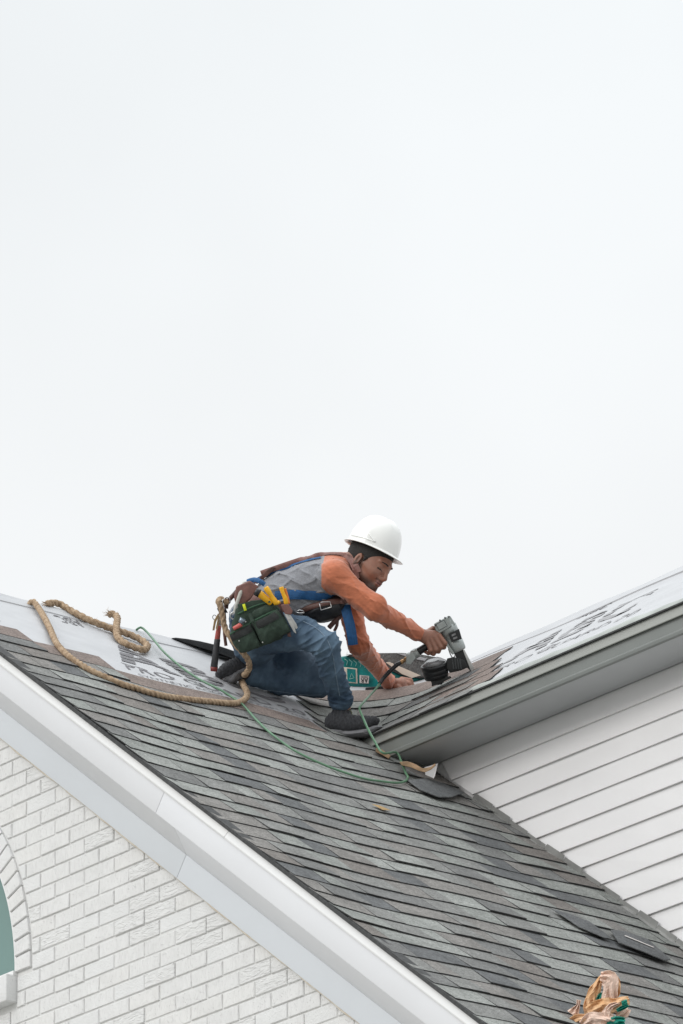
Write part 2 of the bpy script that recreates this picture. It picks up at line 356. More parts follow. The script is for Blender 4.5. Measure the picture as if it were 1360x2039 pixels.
# strips lying over the ridges
g = []
for i in range(60):
    y = YR+(YRg+.2-YR)*i/59; r = .006*math.sin(9*y)*math.sin(3*y)
    g.append([_A(y, VR-.094-.02*math.sin(5*y), -.006), _A(y, VR-.09-.02*math.sin(5*y), .0005), _A(y, VR-.012, .004+r*.7), np.array([XRg-.012, y, ZRg+.012+r]), np.array([XRg-.16, y, ZRg-.11])])
H(sheet('ridge_underlayment', g, M_under, smooth=False))
g = []
for i in range(90):
    x = XRg+.05+(-12.6-XRg)*i/89; r = .006*math.sin(8*x)*math.sin(2.7*x+1)
    g.append([pB(x, VR-.105-.02*math.sin(6*x), -.012), pB(x, VR-.1-.02*math.sin(6*x), wob(x*.3+YRg, 0, VR-.1)+.001), pB(x, VR-.03, wob(x*.3+YRg, 0, VR)+.004), pB(x, VR, wob(x*.3+YRg, 0, VR)+.006+r*.6), np.array([x, YRg+.14, ZRg-.11])])
H(sheet('ridge_underlayment', g, M_under, smooth=False))
# the sheet folded down over the right eave, loose and rippled
g = []
n_ = 150
for i in range(n_+1):
    x = XE[0]-.02+(-12.6-XE[0])*i/n_; q = .006*math.sin(31*x)*math.sin(5*x+1)+.005*math.sin(11*x)
    tl = min(1, i/6)
    g.append([pB(x, .13, .0+.003*math.sin(13*x)**2), pB(x, .075, .012+q*.6), pB(x, .05, .015+q*.5), pB(x, .02, .013+q*.5), pB(x, -.006, .002+q*.2), pB(x, -.012, -.004)])
H(sheet('underlayment_eave_fold', g, mat('underlayment_edge', (.30, .32, .30), .5, var=.2, vscale=8)))
# printed lettering on the sheets
M_ink = mat('grey_ink', (.15, .145, .155), .7, var=.1)
M_ink2 = mat('faded_grey_ink', (.29, .29, .30), .7, var=.12, vscale=15)
def glyph(ch, bold):
    cu = bpy.data.curves.new('t', 'FONT'); cu.body = ch; cu.size = 1; cu.offset = bold; cu.resolution_u = 3
    o = bpy.data.objects.new('t', cu); C.objects.link(o); bpy.context.view_layer.update()
    me = bpy.data.meshes.new_from_object(o.evaluated_get(bpy.context.evaluated_depsgraph_get())); bpy.data.objects.remove(o)
    xs = [v.co.x for v in me.vertices]; return me, min(xs), max(xs)
def lettering(name, text, x0, x1, v0, v1, mapf, mats, stripes=0, bold=0, flip=False, joined=False):
    gs = []; pos = 0
    for ch in text:
        if ch == ' ': pos += .3; continue
        me, a, b = glyph(ch, bold); gs.append((me, pos, a, b-a)); pos += b-a+.075
    tot = pos-.075; all_ = []
    for me, p, a, wd in gs:
        bm = bmesh.new(); bm.from_mesh(me); ys = [v.co.y for v in bm.verts]; ay, by = (min(ys), max(ys)) if stripes else (-.01-bold, .74+bold)
        cut = lambda co, no: bmesh.ops.bisect_plane(bm, geom=bm.verts[:]+bm.edges[:]+bm.faces[:], plane_co=co, plane_no=no)
        for i in range(1, 7): cut((a+wd*i/7, 0, 0), (1, 0, 0))
        if stripes:
            P_ = (by-ay)/(stripes-.3)
            for i in range(stripes): cut((0, ay+P_*i, 0), (0, 1, 0)); cut((0, ay+P_*(i+.7), 0), (0, 1, 0))
            bmesh.ops.delete(bm, geom=[f for f in bm.faces if ((f.calc_center_median().y-ay)/P_) % 1 > .7], context='FACES')
        for v in bm.verts:
            fa = (p+v.co.x-a)/tot; fb = (v.co.y-ay)/(by-ay)
            if flip: fa, fb = 1-fa, 1-fb
            v.co = Vector(mapf(x0+(x1-x0)*fa, v0+(v1-v0)*fb))
        bm.to_mesh(me); bm.free(); me.name = name; all_.append(me)
    if joined:
        bm = bmesh.new()
        for me in all_: bm.from_mesh(me)
        m2 = bpy.data.meshes.new(name); bm.to_mesh(m2); bm.free(); all_ = [m2]
    for me in all_:
        o = link(name, me, None, mats); adopt(o, house); o.parent = us
        if joined: o['kind'] = 'stuff'
def mA(Y, v): return RP(u_of_Y(Y, v), v, -.0015+creasef(Y-YR-.004, v), v)
def mB(X, v): return RP(u_of_X(X, v), v, -.0015+creasef(u_of_X(X, v)-u_of_Y(YR+.004, v), v), v)
lettering('printed_letter', 'ABC', 13.79, 14.72, .325, .60, mA, M_ink, stripes=5, bold=.035)
lettering('printed_letter', 'PRO GUARD 20', 13.76, 14.76, .212, .295, mA, M_ink, bold=.0)
lettering('printed_letter', 'SYNTHETIC ROOFING UNDERLAYMENT', 13.79, 14.80, .155, .185, mA, M_ink, joined=True)
lettering('printed_letter', 'ABC', 13.735, 13.87, .775, .88, mA, M_ink, stripes=4, bold=.02, flip=True)
lettering('printed_letter', 'ABC', 12.98, 13.25, .50, .64, mA, M_ink2, stripes=4, bold=.02)
lettering('printed_letter', 'ABC', -17.55, -16.72, .42, .70, mB, M_ink2, stripes=5, bold=.035)
lettering('printed_letter', 'ABC', -16.45, -15.7, .52, .80, mB, M_ink2, stripes=5, bold=.035)
lettering('printed_letter', 'PRO GUARD 20', -17.50, -16.55, .27, .36, mB, M_ink2)
lettering('printed_letter', 'ABC', -17.42, -17.22, .84, .90, mB, M_ink, bold=.02)
# ---------------------------------------------------------------- rake trim of the main gable
sd = np.array([CT, 0, -ST])     # down the slope
def rp(l, out, up): return np.array([XA0, YW, ZE])+sd*l+nA*up+np.array([0, -out, 0])
# perpendicular drop of the visible edges below the shingle plane
def updown(x, y, out): p = hit(x, y, np.array([0, 1., 0]), YW-out); return nA@p-dA
UF0 = updown(100, 1545, 0.012); UF1 = updown(100, 1489, .03)
UD1 = updown(100, 1455.5, .135); UW1 = updown(100, 1399.5, .137); UG1 = -.016
def profile(name, prof, mats, l0=-1.1, l1=5.2, seam=(), gap=.0025):
    cuts = [l0]+list(seam)+[l1]
    for a, b in zip(cuts[:-1], cuts[1:]):
        n = len(prof); V = [rp(a+(gap if a != l0 else 0), *p) for p in prof]+[rp(b, *p) for p in prof]
        Fc = [(i, (i+1) % n, n+(i+1) % n, n+i) for i in range(n)]+[tuple(range(n))[::-1], tuple(range(n, 2*n))]
        o = mk(name, V, Fc, mats); fixn(o, .0012, 2); H(o)
def l_at(x, y, out): p = hit(x, y, np.array([0, 1., 0]), YW-out); return (p-np.array([XA0, 0, ZE]))@sd
s1, s2, s3 = l_at(362, 1722, .03), l_at(318, 1598, .137), l_at(452, 1655, .14)
profile('frieze_board', [(-.01, UF0), (.03, UF0), (.03, UF1), (-.01, UF1)], M_frieze, seam=(s1,))
profile('crown_board', [(.0, UF1+.001), (.03, UF1+.0005), (.135, UD1), (.12, UD1+.006), (0, UF1+.02)], M_white, seam=(s1,))
profile('rake_board', [(.115, UD1+.001), (.137, UD1+.001), (.137, UW1), (.115, UW1)], M_white, seam=(s2,))
profile('drip_edge', [(.118, UW1+.001), (.141, UW1-.004), (.1435, UW1+.004), (.132, -.014), (.136, -.0045), (.10, -.003), (.10, UW1+.001)], M_drip, seam=(s3,))
o = mk('shingle_starter_edge', [rp(-1.1, .147, -.012), rp(5.2, .147, -.012), rp(5.2, .147, .002), rp(-1.1, .147, .002), rp(-1.1, .09, -.014), rp(5.2, .09, -.014), rp(5.2, .09, .003), rp(-1.1, .09, .003)], [(0, 1, 2, 3), (0, 4, 5, 1), (3, 2, 6, 7)], M_edge); H(o)
# tan caulk where the bricks meet the frieze
M_caulk = mat('stained_caulk', (.62, .53, .42), .8, var=.25, vscale=25, bump=.5, bscale=60, col2=(.70, .67, .60))
P = []
for i in range(120): l = -1.1+6*i/119; P.append(rp(l, .014+.002*math.sin(i*2.1), UF0-.004+.0022*math.sin(i*1.3)+.0015*math.sin(i*.37)))
H(tube('caulk_line', P, .0055, M_caulk, seg=6))
# ---------------------------------------------------------------- brick wall
X0b, Z0b, HR = -89.796*L8, 38.615*L8, .33624*L8
wallback = H(mk('brick_wall', [(-23.2, YW+.002, -1.7), (-14.0, YW+.002, -1.7), (-14.0, YW+.002, ZE-(-14.0-XA0)*ST/CT-.2), (XRg, YW+.002, ZRg-.2), (-23.2, YW+.002, ZRg-.2-(XRg+23.2)*ST/CT),
   (-23.2, YW+.2, -1.7), (-14.0, YW+.2, -1.7), (-14.0, YW+.2, ZE-(-14.0-XA0)*ST/CT-.2), (XRg, YW+.2, ZRg-.2), (-23.2, YW+.2, ZRg-.2-(XRg+23.2)*ST/CT)],
   [(0, 1, 2, 3, 4), (9, 8, 7, 6, 5), (0, 5, 6, 1), (1, 6, 7, 2), (2, 7, 8, 3), (3, 8, 9, 4), (4, 9, 5, 0)], M_mortar))
AXc, AZc, AR0, AR1 = -19.085, 6.905, .98, 1.083
_c = mk('cut', [(AXc+AR0*math.cos(t), y, AZc+AR0*math.sin(t)) for y in (YW-.5, YW+.09) for t in np.linspace(0, math.pi, 49)], [tuple(range(48, -1, -1)), tuple(range(49, 98))]+[(i, i+1, 50+i, 49+i) for i in range(48)]+[(48, 0, 49, 97)], M_mortar); fixn(_c); fixn(wallback)
_m = wallback.modifiers.new('b', 'BOOLEAN'); _m.object = _c; _m.operation = 'DIFFERENCE'; _m.solver = 'EXACT'
_c.location = (0, 0, 0); bpy.context.view_layer.update()
_me = bpy.data.meshes.new_from_object(wallback.evaluated_get(bpy.context.evaluated_depsgraph_get())); wallback.modifiers.clear(); wallback.data = _me; bpy.data.objects.remove(_c)
def clip_poly(poly, side):  # keep points where side(p)>=0, linear
    out = []
    for i in range(len(poly)):
        a, b = poly[i], poly[(i+1) % len(poly)]; sa, sb = side(a), side(b)
        if sa >= 0: out.append(a)
        if sa*sb < 0: t = sa/(sa-sb); out.append((a[0]+(b[0]-a[0])*t, a[1]+(b[1]-a[1])*t))
    return out
topz = lambda x: ZE-(x-XA0)*ST/CT+(UF0+.012)/CT
FB = ([], [], [])
def brick(poly, proud, mi, tilt=0):
    if len(poly) < 3: return
    cx = sum(p[0] for p in poly)/len(poly); cz = sum(p[1] for p in poly)/len(poly)
    def q(p, s, y): return (cx+(p[0]-cx)*s, y, cz+(p[1]-cz)*s)
    n = len(poly); yf = YW-proud
    V = [q(p, 1, YW+.02) for p in poly]+[q(p, 1, yf+.003) for p in poly]
    rr = []
    for p in poly:
        dx, dz = p[0]-cx, p[1]-cz; rr.append((cx+dx-math.copysign(min(.003, abs(dx)), dx), yf+random.uniform(-.0006, .0006)+tilt*(dz), cz+dz-math.copysign(min(.003, abs(dz)), dz)))
    V += rr
    Fc = [tuple(range(2*n, 3*n))]+[(i, (i+1) % n, n+(i+1) % n, n+i) for i in range(n)]+[(n+i, n+(i+1) % n, 2*n+(i+1) % n, 2*n+i) for i in range(n)]
    VV = [np.array(v) for v in V]
    if not inframe(VV):
        if inframe(VV, 700): b = len(FB[0]); FB[0].extend(V); FB[1].extend(tuple(i+b for i in f) for f in Fc); FB[2].extend([mi]*len(Fc))
        return
    o = mk('brick', V, Fc, M_br[mi]); fixn(o); adopt(o, house); o.parent = wallback
for r in range(-14, 50):
    z0 = Z0b-r*HR+.0036; z1 = Z0b-(r-1)*HR-.0036
    for c in range(-22, 40):
        if (c-r) % 2: continue
        x0 = X0b+c*.5*L8+.0032+random.uniform(-.0012, .0012); x1 = x0+L8-.0064+random.uniform(-.001, .001)
        if x0 > -13.9 or x1 < AXc+.02: continue
        ja = random.uniform(-.0015, .0015)
        poly = [(x0, z0+ja), (x1, z0+ja+random.uniform(-.001, .001)), (x1, z1+ja), (x0, z1+ja)]
        poly = clip_poly(poly, lambda p: topz(p[0])-p[1])
        if not poly: continue
        # the arch
        if z1 > AZc+.012:
            zz = max((z0+z1)/2, AZc); dz = zz-AZc
            if dz < AR1:
                za = max(min(p[1] for p in poly), AZc); zb = max(p[1] for p in poly)
                xa_ = AXc+math.sqrt(max(AR1**2-max(0, z0-AZc)**2, 0))+.009; xb_ = AXc+math.sqrt(max(AR1**2-max(0, z1-AZc)**2, 0))+.009
                f = lambda p: p[0]-(xa_+(xb_-xa_)*(p[1]-z0)/(z1-z0))
                poly = clip_poly(poly, f)
        elif z1 > AZc-.128: poly = clip_poly(poly, lambda p: p[0]-(AXc+AR0+.006))
        if len(poly) < 3 or max(p[0] for p in poly)-min(p[0] for p in poly) < .015: continue
        t = random.random(); mi = 0 if t < .5 else 1 if t < .68 else 2 if t < .85 else 3
        brick(poly, .0032+random.uniform(-.0015, .002)+(.0015 if mi == 1 else 0), mi, random.uniform(-.01, .01))
# arch ring: headers set on edge
a = .0; dth = .0700
while a < math.pi-.01:
    a0, a1 = a+.004, a+dth-.004
    poly = [(AXc+rr*math.cos(t), AZc+rr*math.sin(t)) for rr, t in ((AR0, a0), (AR1, a0), (AR1, a1), (AR0, a1))]
    brick(poly, .012, random.choice([0, 0, 2, 3])); a += dth
fb_ = mk('bricks', FB[0], FB[1], M_br, mi=FB[2]); fixn(fb_); adopt(fb_, house); fb_.parent = wallback; fb_['kind'] = 'stuff'
# window
win = H(mk('window', [(AXc+r*math.cos(t), y, AZc+r*math.sin(t)) for (r, y) in ((AR0, YW-.004), (AR0, YW+.075), (AR0-.012, YW-.004)) for t in np.linspace(0, math.pi, 65)],
    [(i, i+1, 65+i+1, 65+i) for i in range(64)]+[(130+i, 131+i, i+1, i) for i in range(64)], M_drip), 'arched fanlight window in a ring of bricks')
M_glass = mat('teal_tinted_window_glass', (.115, .215, .195), .06, var=.06, vscale=1.5, spec=1.0)
gl = mk('pane', [(AXc+(AR0-.002)*math.cos(t), YW+.06, AZc+(AR0-.002)*math.sin(t)) for t in np.linspace(0, math.pi, 65)], [tuple(range(64, -1, -1))], M_glass); adopt(gl, house); gl.parent = win
sill = H(obox('window_sill', (AXc-AR0-.05, YW-.055, AZc-.125), (2*AR0+.05, 0, 0), (0, .12, 0), (0, 0, .118), M_br[2], bev=.006), 'white brick sill jutting out below the arched window')
for i in range(1, 16):
    x = AXc+AR0-.073*i; o = obox('sill_joint', (x, YW-.0555, AZc-.12), (.006, 0, 0), (0, .004, 0), (0, 0, .108), M_mortar); adopt(o, house); o.parent = sill
obl = H(obox('window_frame', (AXc-AR0, YW-.02, AZc-.008), (2*AR0, 0, 0), (0, .10, 0), (0, 0, .018), M_drip))
# ---------------------------------------------------------------- siding wall
ZST = 40.357*L8; SH = .5140*L8
XC = -17.86
sidingwall = H(mk('siding_wall', [(XC-.1, YS+.02, -1.7), (-12.6, YS+.02, -1.7), (-12.6, YS+.02, ZST+.05), (XC-.1, YS+.02, ZST+.05), (XC-.1, YS+.2, -1.7), (-12.6, YS+.2, -1.7), (-12.6, YS+.2, ZST+.05), (XC-.1, YS+.2, ZST+.05)],
    [(0, 1, 2, 3), (7, 6, 5, 4), (0, 4, 5, 1), (1, 5, 6, 2), (2, 6, 7, 3), (3, 7, 4, 0)], M_siding))
for i in range(36):
    zt = ZST-i*SH+.002; zb = zt-SH
    # board starts on the slope line
    xa = max(XC, XA0+(ZE-zt)*CT/ST+.03); xb = max(XC, XA0+(ZE-zb)*CT/ST+.03)
    if xb > -12.7: break
    n = 24; V = []; Fc = []
    for k in range(n+1):
        t = k/n; wv = .0015*math.sin(7*t*5+i)+.001*math.sin(3*t*7+2*i)
        X = [xa+(-12.6-xa)*t, xb+(-12.6-xb)*t]
        V += [(X[0], YS+.006, zt), (X[1], YS-.0045+wv, zb+.004), (X[1], YS-.0045+wv, zb), (X[1], YS+.012, zb+.0005)]
    for k in range(n):
        for m in range(3): a = 4*k+m; Fc.append((a, a+1, a+5, a+4))
    o = mk('siding_board', V, Fc, M_siding); adopt(o, house); o.parent = sidingwall
# step flashing along the slope
for i in range(34):
    l = -.02+i*.145; p = np.array([XA0, YS-.016, ZE])+sd*(l+.62)+nA*.012
    h_ = .024+random.uniform(-.006, .006)
    o = mk('step_flashing', [p, p+sd*.15, p+sd*.148+nA*h_, p+sd*.012+nA*h_*.9, p+np.array([0, -.02, 0])-nA*.004, p+sd*.15+np.array([0, -.02, 0])-nA*.004], [(0, 1, 2, 3), (0, 4, 5, 1)], M_flash); H(o)
# corner post at the top of the siding
o = H(mk('bent_flashing', [J(845, 1528, YS/RF[1]*0+24.62), J(872, 1520, 24.63), J(866, 1545, 24.60), J(858, 1562, 24.6), J(848, 1548, 24.61)], [(0, 1, 2, 3, 4)], M_siding))
# ---------------------------------------------------------------- right eave
YO = YS-1.119*L8            # outer soffit edge
XL = -89.0*L8               # left end where it meets the main slope
def xl_at(z): return XA0+(ZE-z)*CT/ST
ZB = ZST
def eave(name, prof, mats, bev=.002, xr=-12.55, dx=0):
    n = len(prof); V = []
    for y, z in prof: V.append((max(xl_at(z)+.006+dx, -18.2), y, z))
    for y, z in prof: V.append((xr, y, z))
    Fc = [(i, (i+1) % n, n+(i+1) % n, n+i) for i in range(n)]+[tuple(range(n))[::-1], tuple(range(n, 2*n))]
    o = mk(name, V, Fc, mats); fixn(o, bev); return H(o)
z1352 = 40.7287*L8; z1329 = 40.984*L8-.004
eave('soffit', [(YO+.006, ZB+.001), (YS+.0, ZB+.001), (YS+.0, ZB+.012), (YO+.006, ZB+.012)], M_soff)
eave('fascia_board', [(YO-.010, z1352+.005), (YO-.006, ZB+.022), (YO-.013, ZB+.014), (YO-.011, ZB-.003), (YO+.005, ZB-.003), (YO+.012, z1352)], M_fascia, bev=.002)
eave('drip_edge', [(YO-.012, z1352+.006), (YO-.022, z1352-.004), (YO-.024, z1352), (YO-.016, z1329-.004), (YO-.026, z1329+.001), (YO+.02, z1329+.012), (YO+.02, z1352)], M_eave, bev=.001)
eave('gap_shade_strip', [(YO-.0285, z1329-.0035), (YO-.0285, z1329+.0035), (YO, z1329+.0035), (YO, z1329-.0035)], M_edge, bev=0)  # solid dark strip painted in for the shaded gap above the drip edge
# broken timber end and dark gap where the eave meets the main slope
pts = [(795, 1517), (812, 1516), (828, 1522), (842, 1530), (858, 1527), (866, 1520), (868, 1524), (858, 1533), (846, 1538), (834, 1535), (818, 1528), (800, 1524)]
o = prism('broken_timber_edge', pts, 24.42, 24.50, M_wood, bev=.002); H(o, 'splintered tan timber edge under the grey soffit')
o = prism('broken_timber_edge', [(748, 1490), (760, 1492), (778, 1505), (774, 1511), (760, 1503), (748, 1497)], 24.60, 24.72, M_wood, bev=.003); H(o)
# ---------------------------------------------------------------- surface meshing of blended solids
def roofz(p):
    a = ZE-(p[0]-XA0)*ST/CT; b = ZE+(p[1]-YB0)*ST/CT
    if p[1] < YB0-.03: return a
    k = .16; h = max(k-abs(a-b), 0)/k; return max(a, b)+h*h*k/4
def onroof(x, y, h=0):
    v = ray(x, y); d = 22.0
    while d < 28 and (v*d)[2] > roofz(v*d): d += .01
    return v*d+np.array([0, 0, h])
class SDF:
    def __init__(s, lo, hi, h):
        s.h = h; s.lo = np.array(lo, float); s.n = np.ceil((np.array(hi)-s.lo)/h).astype(int)+1
        s.D = np.full(s.n, .5, np.float32)
    def sl(s, lo, hi):
        a = np.clip(((lo-s.lo)/s.h).astype(int), 0, s.n-1); b = np.clip(((hi-s.lo)/s.h).astype(int)+2, 1, s.n); return tuple(slice(i, j) for i, j in zip(a, b))
    def pts(s, S):
        ax = [s.lo[i]+s.h*np.arange(S[i].start, S[i].stop, dtype=np.float32) for i in range(3)]
        return np.stack(np.meshgrid(*ax, indexing='ij'), -1).astype(np.float32)
    def put(s, S, d, k, sub=False):
        D = s.D[S]
        if sub: a, b = -D, d
        else: a, b = D, d
        h = np.maximum(k-np.abs(a-b), 0)/max(k, 1e-9); r = np.minimum(a, b)-h*h*k*.25
        s.D[S] = -r if sub else r
    def cap(s, a, b, ra, rb=None, k=.02, sq=None, sub=False):
        """tapered limb; sq=(direction, scale) flattens or widens it"""
        rb = ra if rb is None else rb; a = np.array(a, np.float32); b = np.array(b, np.float32); m = max(ra, rb)*(max(1, sq[1]) if sq else 1)+k+.012
        S = s.sl(np.minimum(a, b)-m, np.maximum(a, b)+m)
        if any(x.stop <= x.start for x in S): return
        P = s.pts(S)-a; ab = b-a
        if sq:
            n = np.array(sq[0], np.float32); n /= np.linalg.norm(n); f = 1/sq[1]-1
            P = P+(P@n)[..., None]*n*f; ab = ab+n*(ab@n)*f
        L = float(ab@ab)+1e-9; t = np.clip((P@ab)/L, 0, 1)
        d = np.linalg.norm(P-t[..., None]*ab, axis=-1)-(ra+(rb-ra)*t)
        if sq: d = d*min(1, sq[1])
        s.put(S, d, k, sub)
    def ell(s, c, ax, rad, k=.02, sub=False):
        c = np.array(c, np.float32); m = max(rad)+k+.012; S = s.sl(c-m, c+m); P = s.pts(S)-c
        q = np.stack([P@np.array(a_, np.float32)/r for a_, r in zip(ax, rad)], -1); l = np.linalg.norm(q, axis=-1)
        l2 = np.linalg.norm(q/np.array(rad, np.float32), axis=-1)+1e-6
        s.put(S, l*(l-1)/l2, k, sub)
    def disp(s, f, lo=None, hi=None, band=.02):
        I = np.argwhere(np.abs(s.D) < band)
        P = s.lo+I*s.h; s.D[I[:, 0], I[:, 1], I[:, 2]] += f(P).astype(np.float32)
    def mesh(s):
        D = s.D; inside = D < 0; n = s.n
        cs = np.zeros(tuple(n-1), np.int8)
        for dx in (0, 1):
            for dy in (0, 1):
                for dz in (0, 1): cs += inside[dx:n[0]-1+dx, dy:n[1]-1+dy, dz:n[2]-1+dz]
        act = (cs > 0) & (cs < 8); idx = np.full(act.shape, -1, np.int64); I = np.argwhere(act); idx[act] = np.arange(len(I))
        acc = np.zeros((len(I), 3)); cnt = np.zeros(len(I)); quads = []
        for ax in range(3):
            sh = [slice(0, None)]*3; s1 = list(sh); s1[ax] = slice(0, n[ax]-1); s2 = list(sh); s2[ax] = slice(1, n[ax])
            A_, B_ = D[tuple(s1)], D[tuple(s2)]; cr = (A_ < 0) != (B_ < 0); E_ = np.argwhere(cr)
            a = A_[cr]; b = B_[cr]; t = a/(a-b); P = E_.astype(float); P[:, ax] += t
            o1, o2 = [(1, 2), (2, 0), (0, 1)][ax]; cells = []
            for d1, d2 in ((0, 0), (1, 0), (1, 1), (0, 1)):
                c = E_.copy(); c[:, o1] -= d1; c[:, o2] -= d2; ok = (c >= 0).all(1) & (c < np.array(act.shape)).all(1)
                ii = np.full(len(c), -1, np.int64); ii[ok] = idx[c[ok, 0], c[ok, 1], c[ok, 2]]; cells.append(ii)
                g = ii >= 0; np.add.at(acc, ii[g], P[g]); np.add.at(cnt, ii[g], 1)
            q = np.stack(cells, 1); good = (q >= 0).all(1); q = q[good]; fl = (a[good] < 0); q[~fl] = q[~fl][:, ::-1]; quads.append(q)
        V = s.lo+acc/cnt[:, None]*s.h; Q = np.concatenate(quads)
        for _ in range(1):   # light smoothing
            S_ = np.zeros_like(V); c_ = np.zeros(len(V))
            for i in range(4): np.add.at(S_, Q[:, i], V[Q[:, (i+1) % 4]]); np.add.at(c_, Q[:, i], 1)
            V = V*.5+.5*S_/np.maximum(c_, 1)[:, None]
        return V, Q
    def build(s, name, mats, parent=None, classify=None):
        V, Q = s.mesh(); me = bpy.data.meshes.new(name)
        me.vertices.add(len(V)); me.vertices.foreach_set('co', V.astype(np.float32).ravel())
        me.loops.add(len(Q)*4); me.loops.foreach_set('vertex_index', Q.astype(np.int32).ravel())
        me.polygons.add(len(Q)); me.polygons.foreach_set('loop_start', np.arange(0, len(Q)*4, 4, dtype=np.int32))
        me.update(calc_edges=True); me.validate()
        o = link(name, me, None, mats, smooth=True)
        if classify is not None: me.polygons.foreach_set('material_index', classify(V[Q].mean(1)).astype(np.int32))
        if parent is not None: adopt(o, parent)
        return o
def waves(P, seeds, lam, amp, dirv=None, sharp=1.5):
    r = np.random.default_rng(seeds); out = 0
    for i in range(4):
        d = r.normal(size=3) if dirv is None else np.array(dirv)+r.normal(size=3)*.35
        d = d/np.linalg.norm(d); d2 = r.normal(size=3); d2 /= np.linalg.norm(d2)
        ph = P@d*2*math.pi/(lam*r.uniform(.75, 1.4))+1.3*np.sin(P@d2*2*math.pi/(lam*3.1)+r.uniform(0, 6))+r.uniform(0, 6)
        m = .5+.5*np.sin(P@d2*2*math.pi/(lam*2.3)+r.uniform(0, 6)); out = out+(1-np.abs(np.sin(ph/2)))**sharp*m
    return -amp*(out-.8)
# ---------------------------------------------------------------- the worker
ci, cj, cc = RI, RU, -RF
DR = float(onroof(938, 1338)@RF); DG = DR-.06           # nail gun distance
DL = float(onroof(800, 1384)@RF)
print('depths', DR, DL, onroof(655, 1462)@RF, onroof(755, 1450)@RF, onroof(622, 1397)@RF, onroof(440, 1352)@RF)
K = dict(pel=J(508, 1240, 25.03), rh=J(517, 1262, 24.93), lh=J(520, 1270, 25.14), rk=J(650, 1283, 24.71), ra=J(682, 1411, 24.90),
         lk=J(634, 1360, 25.24), la=J(492, 1342, 25.04), waist=J(566, 1188, 25.03), chest=J(633, 1163, 25.03), upper=J(672, 1143, 25.03), neck=J(700, 1126, 25.02),
         rs=J(666, 1146, 24.87), re=J(746, 1213, 24.83), rw=J(836, 1264, DG-.02), ls=J(686, 1168, 25.19), le=J(714, 1282, 25.12), lw=J(776, 1361, DL-.03))
man = empty('person', 'roofer in white hard hat and orange sleeves kneeling bent over in the roof valley', 'person', K['pel'])
M_skin = bpy.data.materials.new('skin'); M_skin.use_nodes = True
_n = M_skin.node_tree.nodes; _l = M_skin.node_tree.links; _b = _n['Principled BSDF']; _b.inputs['Roughness'].default_value = .5; _b.inputs['Subsurface Weight'].default_value = .08; _b.inputs['Subsurface Scale'].default_value = .01
_a = _n.new('ShaderNodeVertexColor'); _a.layer_name = 'tone'; _z = _n.new('ShaderNodeTexNoise'); _z.inputs['Scale'].default_value = 60; _t = _n.new('ShaderNodeTexCoord'); _l.new(_t.outputs['Object'], _z.inputs['Vector'])
_mr = _n.new('ShaderNodeMapRange'); _mr.inputs['To Min'].default_value = .82; _mr.inputs['To Max'].default_value = 1.18; _l.new(_z.outputs['Fac'], _mr.inputs['Value'])
_s = _n.new('ShaderNodeVectorMath'); _s.operation = 'SCALE'; _l.new(_a.outputs['Color'], _s.inputs[0]); _l.new(_mr.outputs[0], _s.inputs['Scale']); _l.new(_s.outputs[0], _b.inputs['Base Color'])
M_orange = mat('rust_orange_jersey', (.49, .152, .074), .88, var=.10, vscale=45, bump=.2, bscale=38, bdist=.007, sheen=.3, stretch=(1, 1, 2.2))
M_grey = mat('grey_heather_jersey', (.20, .205, .225), .9, var=.22, vscale=160, bump=.2, bscale=38, bdist=.007, sheen=.3, stretch=(1, 1, 2.2))
M_denim = mat('worn_blue_denim', (.022, .048, .088), .85, vscale=7, bump=.35, bscale=34, bdist=.007, col2=(.12, .19, .265))
M_hair = mat('black_hair', (.012, .011, .010), .75, var=.4, vscale=120, bump=.6, bscale=300)
M_helm = mat('white_helmet_plastic', (.80, .80, .78), .28, var=.015, vscale=8, coat=.3)
M_shoe = mat('charcoal_shoe_mesh', (.032, .033, .038), .8, var=.4, vscale=90, bump=.5, bscale=200)
M_sole = mat('grey_rubber_sole', (.17, .17, .18), .7, var=.2, vscale=40)
M_blue = mat('blue_webbing', (.012, .085, .23), .7, var=.15, vscale=60, bump=.4, bscale=300)
M_leather = mat('brown_leather', (.095, .042, .033), .55, var=.35, vscale=25, bump=.4, bscale=80)
M_oxb = mat('worn_oxblood_leather', (.20, .095, .08), .6, var=.2, vscale=30, bump=.3, bscale=80)
M_black = mat('black_leather', (.02, .021, .025), .45, var=.4, vscale=25, bump=.3, bscale=60)
M_steel = mat('bright_steel', (.55, .55, .55), .3, metal=1, var=.15, vscale=20)
M_green = mat('dark_green_canvas', (.032, .054, .039), .9, var=.28, vscale=35, bump=.5, bscale=350, bdist=.001)
M_gband = mat('black_webbing_band', (.020, .022, .022), .85, var=.3, vscale=50, bump=.4, bscale=300)
M_yel = mat('yellow_grip_plastic', (.80, .42, .012), .4, var=.06, vscale=40)
